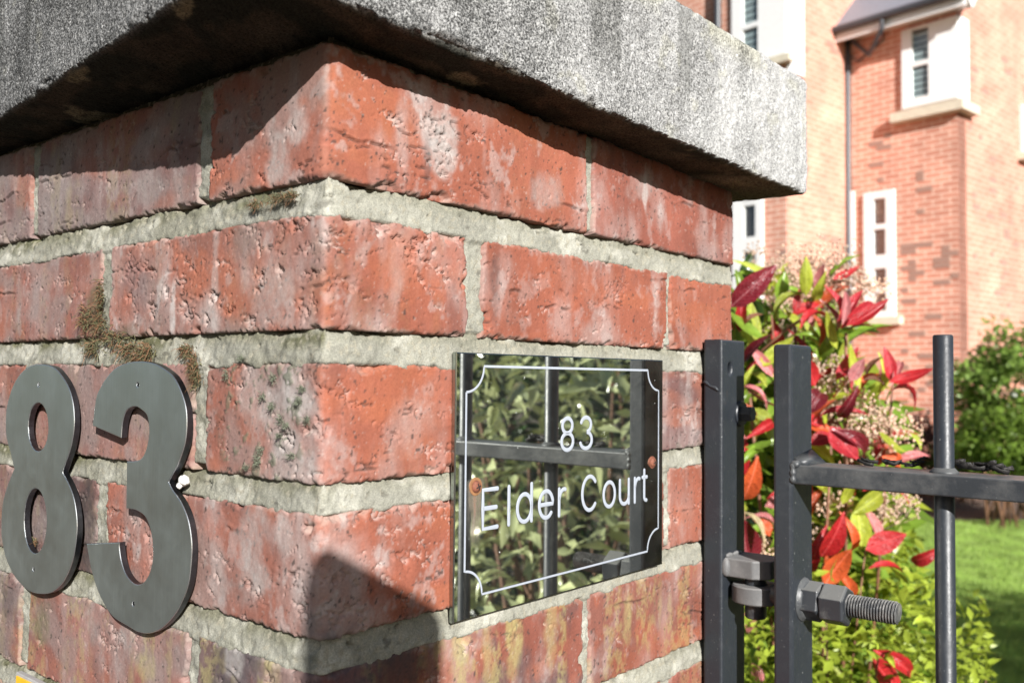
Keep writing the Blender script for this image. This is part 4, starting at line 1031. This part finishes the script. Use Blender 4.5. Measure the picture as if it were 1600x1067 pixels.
lau2 = thing('laurel_bush', (2.75, -2.3, GROUND), 'taller dark laurel bush added behind the glossy one to shade the lawn and darken the mirror reflection', 'shrub')  # added bush: shadows the lawn, its dark leaves blacken the mirror's leaf gaps
def laupos2(g, n):
    c = np.array([2.75, -2.3, -.40]); u_ = g.normal(size=(n*2, 3)); u_ /= np.linalg.norm(u_, axis=1, keepdims=True)
    lump = 1+.2*np.sin(u_[:, :1]*7+2)*np.sin(u_[:, 1:2]*5)+.15*np.sin(u_[:, 2:]*8)
    q = c+u_*g.uniform(.3, 1.0, (n*2, 1))**.5*lump*np.array([1.45, .85, 1.0]); return q[q[:, 2] > GROUND+.02][:n]
V, F = leafcloud(14000, laupos2, .085, .4, 33)
tag(mesh_np('foliage', V, F, M['deepgreen'], lau2), kind='stuff')
mb = MB()
for i in range(18):
    a = i*.8; e = np.array([2.75+.5*math.cos(a), -2.3+.55*math.sin(a), -.4+.5*((i*29) % 10)/10]); b1 = np.array([2.75+.08*math.cos(a), -2.3+.08*math.sin(a), GROUND])
    mb.tube([b1, b1*.5+e*.5, e], [.025, .016, .006], 6)
mb.build('stem', M['twig'], lau2, smooth=True)

# ------------------------------------------------------------------ garden: lawn, bed, far shrubs
def gp(px, py): return onz(px, py, GROUND)
def patch(name, pxs, z, mat):
    pts = [gp(a, b_) for a, b_ in pxs]
    mb = MB().add([(q[0], q[1], z) for q in pts], [tuple(range(len(pts)))]); return tag(mb.build(name, mat), kind='structure')
lw = [CAM+FWD*a+RGT*b_ for a, b_ in ((1.9, -.6), (2.2, 3.0), (9.0, 9.0), (8.3, 2.2), (7.6, 1.0))]
mb = MB().add([(q[0], q[1], GROUND-.004) for q in lw], [tuple(range(len(lw)))]); tag(mb.build('lawn', M['turf']), kind='structure')
bd = [CAM+FWD*a+RGT*b_ for a, b_ in ((7.6, 1.0), (8.3, 2.2), (9.0, 9.0), (13.5, 9.0), (13.5, 1.0))]
mb = MB().add([(q[0], q[1], GROUND+.0) for q in bd], [tuple(range(len(bd)))]); tag(mb.build('flower_bed', M['soil']), kind='structure')
g = np.random.default_rng(2); n = 110000
fa = 2.2+6.1*g.random(n)**.75; px = g.uniform(1330, 1640, n); la = (px-800)/FPX*fa
ok = fa < 7.55+(la-1.0)*.55
fa, la = fa[ok], la[ok]; n = len(fa)
q = CAM+FWD*fa[:, None]+RGT*la[:, None]; q[:, 2] = GROUND-.004
hh_ = g.uniform(.02, .05, n); an = g.uniform(0, 6.28, n); wv = np.stack([np.cos(an), np.sin(an), 0*an], 1)*.0022*(fa/3)[:, None]
tp = q+np.stack([g.normal(0, .018, n), g.normal(0, .018, n), hh_], 1)
V = np.stack([q-wv, q+wv, tp], 1).reshape(-1, 3); F = np.arange(3*n).reshape(-1, 3)
M['blade'] = leafmat('grass blade', (.36, .50, .12), .5, .5, var=.3)
go = mesh_np('grass', V, F, M['blade']); tag(go, 'short mown bright green grass of the lawn', 'grass', kind='stuff')
def shrub(name, label, px, d_, ztop, rw, mat, n, size, seed, twig='twig', glint_blobs=0, zlow=GROUND):
    c = P(px, 600, d_); c[2] = (ztop+zlow)/2; hz_ = (ztop-zlow)/2
    root = thing(name, (c[0], c[1], GROUND), label, 'shrub')
    def pos(g, n):
        u_ = g.normal(size=(n*2, 3)); u_ /= np.linalg.norm(u_, axis=1, keepdims=True)
        lump = 1+.22*np.sin(u_[:, :1]*6+seed)*np.sin(u_[:, 1:2]*5)+.18*np.sin(u_[:, 2:]*7+seed*2)
        q = c+u_*(g.uniform(.35, 1, (n*2, 1))**.5)*lump*np.array([rw, rw, hz_]); return q[q[:, 2] > GROUND+.03][:n]
    V, F = leafcloud(n, pos, size, .5, seed); tag(mesh_np('crown', V, F, mat, root), kind='stuff')
    mb = MB()
    for i in range(9):
        a = i*.7; e = c+np.array([rw*.5*math.cos(a), rw*.5*math.sin(a), hz_*(.2+.5*((i*37) % 10)/10)]); b1 = np.array([c[0]+rw*.35*math.cos(a*1.7), c[1]+rw*.35*math.sin(a*1.7), GROUND])
        mb.tube([b1, (b1+e)/2+np.array([0, 0, .05]), e], [.011, .009, .005], 6)
    mb.build('stem', M[twig], root, smooth=True)
    if glint_blobs:  # white blobs put in as the sunlit glints of the foliage
        pp = pos(np.random.default_rng(seed+5), 400); pp = pp[np.argsort((pp-CAM)@FWD)][:glint_blobs]; mb = MB()
        for i, q in enumerate(pp): mb.blob(q-FWD*.05, (.03, .03, .022), 8, i, .3)
        mb.build('glint_blobs', M['leaf_glint'], root)
    return root
shrub('garden_shrub', 'tall green shrub with white blobs as sunlit leaf glints against the right brick wall', 1590, 8.6, .42, .62, M['bush'], 9000, .075, 3, glint_blobs=26, zlow=-.95)
shrub('garden_shrub', 'lower bright green shrub in front of the tall one with the white glints', 1562, 8.0, -.32, .36, M['bush2'], 3200, .06, 4, zlow=-.90)
shrub('garden_shrub', 'dark maroon shrub at the foot of the house wall', 1432, 10.2, -.45, .42, M['redbush'], 4000, .06, 6)
shrub('garden_shrub', 'dark green shrub at the right end of the flower bed', 1650, 7.9, -.35, .45, M['bush'], 5000, .07, 8, zlow=-1.05)
shrub('garden_shrub', 'small dark shrub low in the flower bed beside the gate bar', 1500, 9.8, -.75, .34, M['bush'], 2200, .06, 11, zlow=-1.1)

# ------------------------------------------------------------------ the brick house behind
bu = np.array([math.cos(rad(80.8)), math.sin(rad(80.8)), 0]); bv = np.array([bu[1], -bu[0], 0]); EZV = np.array([0, 0, 1.])
K = np.array([12.6702, 2.8377, 0]); Mi = np.array([12.9191, 4.3741, 0]); A_ = np.array([11.3664, 4.6256, 0])
house = thing('apartment_house', tuple(K[:2])+(GROUND,), 'sunlit orange brick apartment house with white windows behind the garden', 'building')
def wallmat(name, mode):
    mt, nt, b = newmat(name)
    tc = N(nt, 'ShaderNodeTexCoord'); sp = N(nt, 'ShaderNodeSeparateXYZ'); nt.links.new(tc.outputs['Object'], sp.inputs[0])
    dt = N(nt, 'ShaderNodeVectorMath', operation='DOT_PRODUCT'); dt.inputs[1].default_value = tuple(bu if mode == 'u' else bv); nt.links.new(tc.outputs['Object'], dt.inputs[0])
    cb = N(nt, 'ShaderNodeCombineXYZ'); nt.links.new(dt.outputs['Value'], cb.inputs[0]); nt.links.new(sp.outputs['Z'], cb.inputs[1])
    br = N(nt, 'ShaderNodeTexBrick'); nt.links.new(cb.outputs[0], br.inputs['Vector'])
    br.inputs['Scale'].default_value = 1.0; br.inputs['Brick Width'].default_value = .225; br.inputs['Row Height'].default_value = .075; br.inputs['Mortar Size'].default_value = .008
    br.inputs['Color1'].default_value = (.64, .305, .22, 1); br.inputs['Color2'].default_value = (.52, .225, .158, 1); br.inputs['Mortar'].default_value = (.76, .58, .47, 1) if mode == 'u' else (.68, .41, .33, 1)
    br.inputs['Bias'].default_value = 0
    c = mul(nt, br.outputs['Color'], mul(nt, ramp(nt, noise(nt, 2.2, 5), [(.3, .82), (.7, 1.15)]), ramp(nt, noise(nt, 1.1, 6, .7, stretch=(1, 1, .25)), [(.35, .86), (.65, 1.1)])))
    nt.links.new(c, b.inputs['Base Color']); b.inputs['Roughness'].default_value = .9; b.inputs['Specular IOR Level'].default_value = .2
    bump(nt, b, br.outputs['Fac'], -.4, .01); return mt
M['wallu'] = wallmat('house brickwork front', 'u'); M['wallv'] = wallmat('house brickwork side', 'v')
M['wframe'] = plain('white window paint', (.80, .80, .79), .45, 0, .03, 20, 0)
M['sill'] = plain('stone sill', (.62, .56, .44), .8, 0, .1, 10, .2, .01)
M['slate'] = plain('slate roof', (.20, .22, .26), .5, 0, .15, 30, .3, .01)
M['pipe'] = plain('dark grey downpipe', (.05, .055, .065), .4, 0, .1, 20, 0)
M['blind'] = plain('pale blind slat', (.80, .84, .84), .6, 0, .05, 20, 0)
M['room'] = plain('dim room', (.13, .09, .085), .9, 0, .2, 5, 0)
mt, nt, b = newmat('window glass'); M['glass'] = mt
tp_ = N(nt, 'ShaderNodeBsdfTransparent'); tp_.inputs[0].default_value = (.8, .84, .84, 1); gl_ = N(nt, 'ShaderNodeBsdfGlossy'); gl_.inputs['Roughness'].default_value = .02
mx = N(nt, 'ShaderNodeMixShader'); mx.inputs[0].default_value = .10
nt.links.new(tp_.outputs[0], mx.inputs[1]); nt.links.new(gl_.outputs[0], mx.inputs[2]); nt.links.new(mx.outputs[0], nt.nodes['Material Output'].inputs[0])
mt, nt, b = newmat('dark brick'); M['dbrick'] = mt; b.inputs['Base Color'].default_value = (.34, .215, .17, 1); b.inputs['Roughness'].default_value = .85
HT = 8.6
def wall(p0, d, length, out, h0, h1, mat, th=.25, tops=None):
    """a wall slab; its outer face runs from p0 along d"""
    z0 = GROUND
    fr = [p0, p0+d*length]; bk = [q-out*th for q in fr]
    V = [fr[0]+EZV*z0, fr[1]+EZV*z0, bk[1]+EZV*z0, bk[0]+EZV*z0, fr[0]+EZV*h0, fr[1]+EZV*h1, bk[1]+EZV*h1, bk[0]+EZV*h0]
    mb = MB().add(V, [(0,3,2,1),(4,5,6,7),(0,1,5,4),(1,2,6,5),(2,3,7,6),(3,0,4,7)])
    V_ = np.array(mb.v); 
    return mb.build('wall', mat, house)
zE = onplane(1420, 38, K, bv)[2]            # eaves of the low bay
nU = -bv; nV = -bu                           # outward normals of the fronts and of the sides
wall(K, bu, 1.556-.001, nU, zE, zE, M['wallu'])
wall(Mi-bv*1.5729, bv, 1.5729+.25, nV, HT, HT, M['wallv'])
wall(A_, bu, 5.0, nU, HT, HT, M['wallu'])
# the right side of the low bay, a gable that climbs away from the eaves
g0 = K+bv*.002; V = [g0+EZV*GROUND, g0+bv*7+EZV*GROUND, g0+bv*7+EZV*(zE+5.5), g0+bv*5.5+EZV*(zE+5.5), g0+EZV*zE]
V2 = [q+bu*.25 for q in V]; mb = MB().add(V+V2, [(4,3,2,1,0)[::-1], (5,6,7,8,9)[::-1]]+[(i, i+5, (i+1) % 5+5, (i+1) % 5) for i in range(5)])
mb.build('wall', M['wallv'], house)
# roof of the low bay with white fascia and a gutter
e0 = K+nU*.30-bu*.22+EZV*(zE+.02); eL = 1.556+.30
sl_ = (bv+EZV*1.0)/math.sqrt(2); nn = np.cross(sl_, bu); nn = nn/np.linalg.norm(nn); nn = nn if nn[2] > 0 else -nn
MB().obox(e0+EZV*.06, bu, sl_, nn, (0, 0, 0), (eL, 7.5, .06)).build('roof', M['slate'], house)
MB().obox(e0+nU*.02, bu, bv, EZV, (-.02, 0, -.10), (eL, .05, .09)).build('fascia', M['wframe'], house)
MB().obox(e0, bu, bv, EZV, (0, .055, -.02), (eL, .34, .0)).build('soffit', M['wframe'], house)
MB().obox(e0-bu*.045, bu, sl_, nn, (-.02, -.02, -.16), (.04, 7.4, .05)).build('bargeboard', M['wframe'], house)
MB().tube([e0+nU*.07-bu*.1+EZV*.05, e0+nU*.07+bu*(eL+.02)+EZV*.05], .055, 10).build('gutter', M['pipe'], house, smooth='auto')
pz = lambda px, py, pl: onplane(px, py, *pl)
FU = (K, bv); FA = (A_, bv); FV = (K, bu); FM = (Mi, bu)
dq = Mi-bu*.035+nU*.04
gq = e0+nU*.07+bu*(1.556-.50)+EZV*.0
zt_ = pz(1322, 72, (Mi-bu*.07, bv))[2]
MB().tube([gq, gq-EZV*.12, K+bu*(1.556-.40)+nU*.12+EZV*(zE-.32), dq+EZV*(zt_+.10), dq+EZV*(zt_-.05), dq+EZV*(GROUND)], .032, 10).build('downpipe', M['pipe'], house, smooth='auto')
qc = pz(1342, 98, FU); qd = pz(1382, 62, FU); qe = pz(1326, 84, FU)
MB().tube([qe+nU*.05, qc+nU*.03, qd+nU*.03, qd+nU*.06+EZV*.12], .014, 6).build('cable', M['pipe'], house)
qt = pz(1126, 20, FA); MB().tube([np.array([qt[0], qt[1], HT-.1])+nU*.07, np.array([qt[0], qt[1], GROUND])+nU*.07], .05, 10).build('downpipe', M['pipe'], house, smooth='auto')
def window(pl, d, out, px0, px1, ytop, ybot, lites, sill=True, blind=False, slat=.045, depth=.05):
    """pl plane, frame px x-range, y at its left edge; lites: list of (px0, px1, ytop, ybot) in the picture at the lite's middle"""
    a0 = pz(px0, (ytop+ybot)/2, pl); a1 = pz(px1, (ytop+ybot)/2, pl)
    o0 = pl[0]; ta, tb = np.dot(a0-o0, d), np.dot(a1-o0, d)
    ta, tb = min(ta, tb), max(ta, tb)
    zc = [pz(px0, ytop, pl)[2], pz(px0, ybot, pl)[2]]; z0_, z1_ = zc[1], zc[0]
    hs = []
    for (l0, l1, y0, y1) in lites:
        b0_, b1_ = pz(l0, (y0+y1)/2, pl), pz(l1, (y0+y1)/2, pl); s0_, s1_ = sorted((np.dot(b0_-o0, d), np.dot(b1_-o0, d)))
        hs.append((s0_, s1_, pz((l0+l1)/2, y1, pl)[2], pz((l0+l1)/2, y0, pl)[2]))
    loops = [[(ta, z0_), (tb, z0_), (tb, z1_), (ta, z1_)]]+[[(s0_, q0), (s1_, q0), (s1_, q1), (s0_, q1)] for s0_, s1_, q0, q1 in hs]
    wf = outline_mesh('window', loops, depth, .004, o0+out*.003, d, (0, 0, 1), out, M['wframe'], house)
    for s0_, s1_, q0, q1 in hs:
        MB().obox(o0, d, out, EZV, (s0_-.01, .012, q0-.01), (s1_+.01, .016, q1+.01)).build('pane', M['glass'], wf)
        MB().obox(o0, d, out, EZV, (s0_-.02, .002, q0-.02), (s1_+.02, .004, q1+.02)).build('room_shade', M['room'], wf)
        if blind:
            mb = MB(); z = q0
            while z < q1-slat*.5:
                mb.obox(o0, d, out, EZV, (s0_, .005, z), (s1_, .010, z+slat*.70)); z += slat
            mb.build('blind', M['blind'], wf)
    if sill: MB().obox(o0, d, out, EZV, (ta-.10, 0, z0_-.11), (tb+.10, .13, z0_-.005)).build('sill', M['sill'], wf)
    return wf
w1 = window(FU, bu, nU, 1411, 1499, 50, 173, [(1427, 1453, 46, 97), (1427, 1453, 104, 153)], blind=True, sill=False, slat=.085)
q = pz(1411, 178, FU); t1 = np.dot(q-K, bu); z1_ = q[2]
zc = pz(1411, 50, FU)[2]
MB().obox(K, bv, -bu, EZV, (0, .0, z1_+.0), (.26, .05, zc)).build('corner_panel', M['wframe'], w1)
mb = MB().obox(K, bu, nU, EZV, (-.13, 0, z1_-.13), (t1+.12, .14, z1_)); mb.build('sill', M['sill'], w1)
MB().obox(K, bv, -bu, EZV, (.003, .003, z1_-.127), (.40, .127, z1_-.003)).build('sill', M['sill'], w1)
window(FU, bu, nU, 1352, 1400, 303, 497, [(1367, 1386, 311, 351), (1367, 1386, 359, 399), (1368, 1387, 420, 450), (1368, 1387, 458, 486)])
MB().obox(K, bu, nU, EZV, (np.dot(pz(1336, 400, FU)-K, bu), .003, pz(1332, 455, FU)[2]), (np.dot(pz(1329, 400, FU)-K, bu), .04, pz(1332, 300, FU)[2])).build('white_post', M['wframe'], house)
window(FA, bu, nU, 1147, 1194, 285, 520, [(1165, 1183, 262, 315), (1165, 1183, 322, 371), (1163, 1184, 393, 432), (1163, 1184, 440, 490)])
w2 = window(FA, bu, nU, 1146, 1231, -90, 112, [(1163, 1187, -60, 38), (1163, 1187, 46, 90)], blind=True, slat=.095)
za, zb = pz(1231, 112, FA)[2], pz(1231, -90, FA)[2]
MB().obox(A_, bv, -bu, EZV, (0, 0, za), (.36, .05, zb)).build('corner_panel', M['wframe'], w2)
window(FV, bv, nV, 1593, 1680, 165, 240, [(1604, 1634, 175, 232), (1642, 1672, 185, 242)])
# flared dark headers in the brickwork: each one a brick, a touch proud of the wall
dmesh = {}
def dbrick(pl, d, out, t, z, key):
    if key not in dmesh:
        L_ = .215 if key[1] else .1025
        mb = MB().obox((0, 0, 0), d, out, EZV, (0, 0, 0), (L_, .006, .065)); me = bpy.data.meshes.new('brick'); me.from_pydata(mb.v, [], mb.f); me.materials.append(M['dbrick']); dmesh[key] = me
    o = bpy.data.objects.new('brick', dmesh[key]); COL.objects.link(o); o.parent = house; o.location = Vector(pl[0]+d*t+out*.0+EZV*z)-LOC[house]
g = random.Random(12)
def diaper(pl, d, out, tag_, t0, t1, z0, z1, n, thr, cap):
    cnt = 0; used = set()
    for _ in range(n):
        row = int(g.uniform(z0, z1)/.075); k = int(g.uniform(t0, t1)/.1125)
        t = k*.1125+.1125*.0; z = row*.075+GROUND % .075
        f_ = float(fbm(np.array([t*2.2+3.0]), np.array([z*2.6]), 55, 3)[0])
        if f_ < thr or g.random() < .55 or (row, k) in used or (row, k+1) in used or (row, k-1) in used: continue
        used.add((row, k)); used.add((row, k+1)); cnt += 1
        if t+.22 > t1: continue
        dbrick(pl, d, out, t, z, (tag_, g.random() < .6))
        if cnt >= cap: break
diaper(FU, bu, nU, 'u', .02, 1.0, -.9, 2.9, 2000, .54, 42)
diaper(FU, bu, nU, 'u', .95, 1.3, 2.0, 4.0, 200, .50, 14)
diaper(FV, bv, nV, 'v', .3, 5.0, .4, 5.0, 500, .58, 60)
diaper(FM, bv, nV, 'm', -1.4, -.2, .5, 6.0, 300, .58, 26)
diaper(FA, bu, nU, 'u', .02, .35, -.3, 3.4, 120, .5, 10)

# ------------------------------------------------------------------ an unseen post added behind the camera to shadow the pier's foot
qd_ = np.array([SUN[0], SUN[1], 0]); qd_ /= np.linalg.norm(qd_); nd = np.array([qd_[1], -qd_[0], 0]); sl2 = -SUN[2]/math.hypot(SUN[0], SUN[1])
q0 = -.80
zl_ = -.172+sl2*(.0046-q0); zr_ = -.2148+sl2*(.043-q0)
pr = [(-.0080, GROUND), (.0716, GROUND), (.0716, zr_-.013), (.0700, zr_-.004), (.0640, zr_+.0015), (.004, zl_-.0015), (-.001, zl_-.0025), (-.0050, zl_-.010), (-.0070, zl_-.022)]
V = [qd_*(q0-dd)+nd*a+EZV*z for dd in (0, .05) for a, z in pr]; n = len(pr)
mb = MB().add(V, [tuple(range(n)), tuple(range(2*n-1, n-1, -1))]+[(i, i+n, (i+1) % n+n, (i+1) % n) for i in range(n)])
tag(mb.build('shadow_post', M['gate'], bevel=.003), 'unseen slim dark post with a sloping top, added to cast a shadow on the pier corner', 'post')
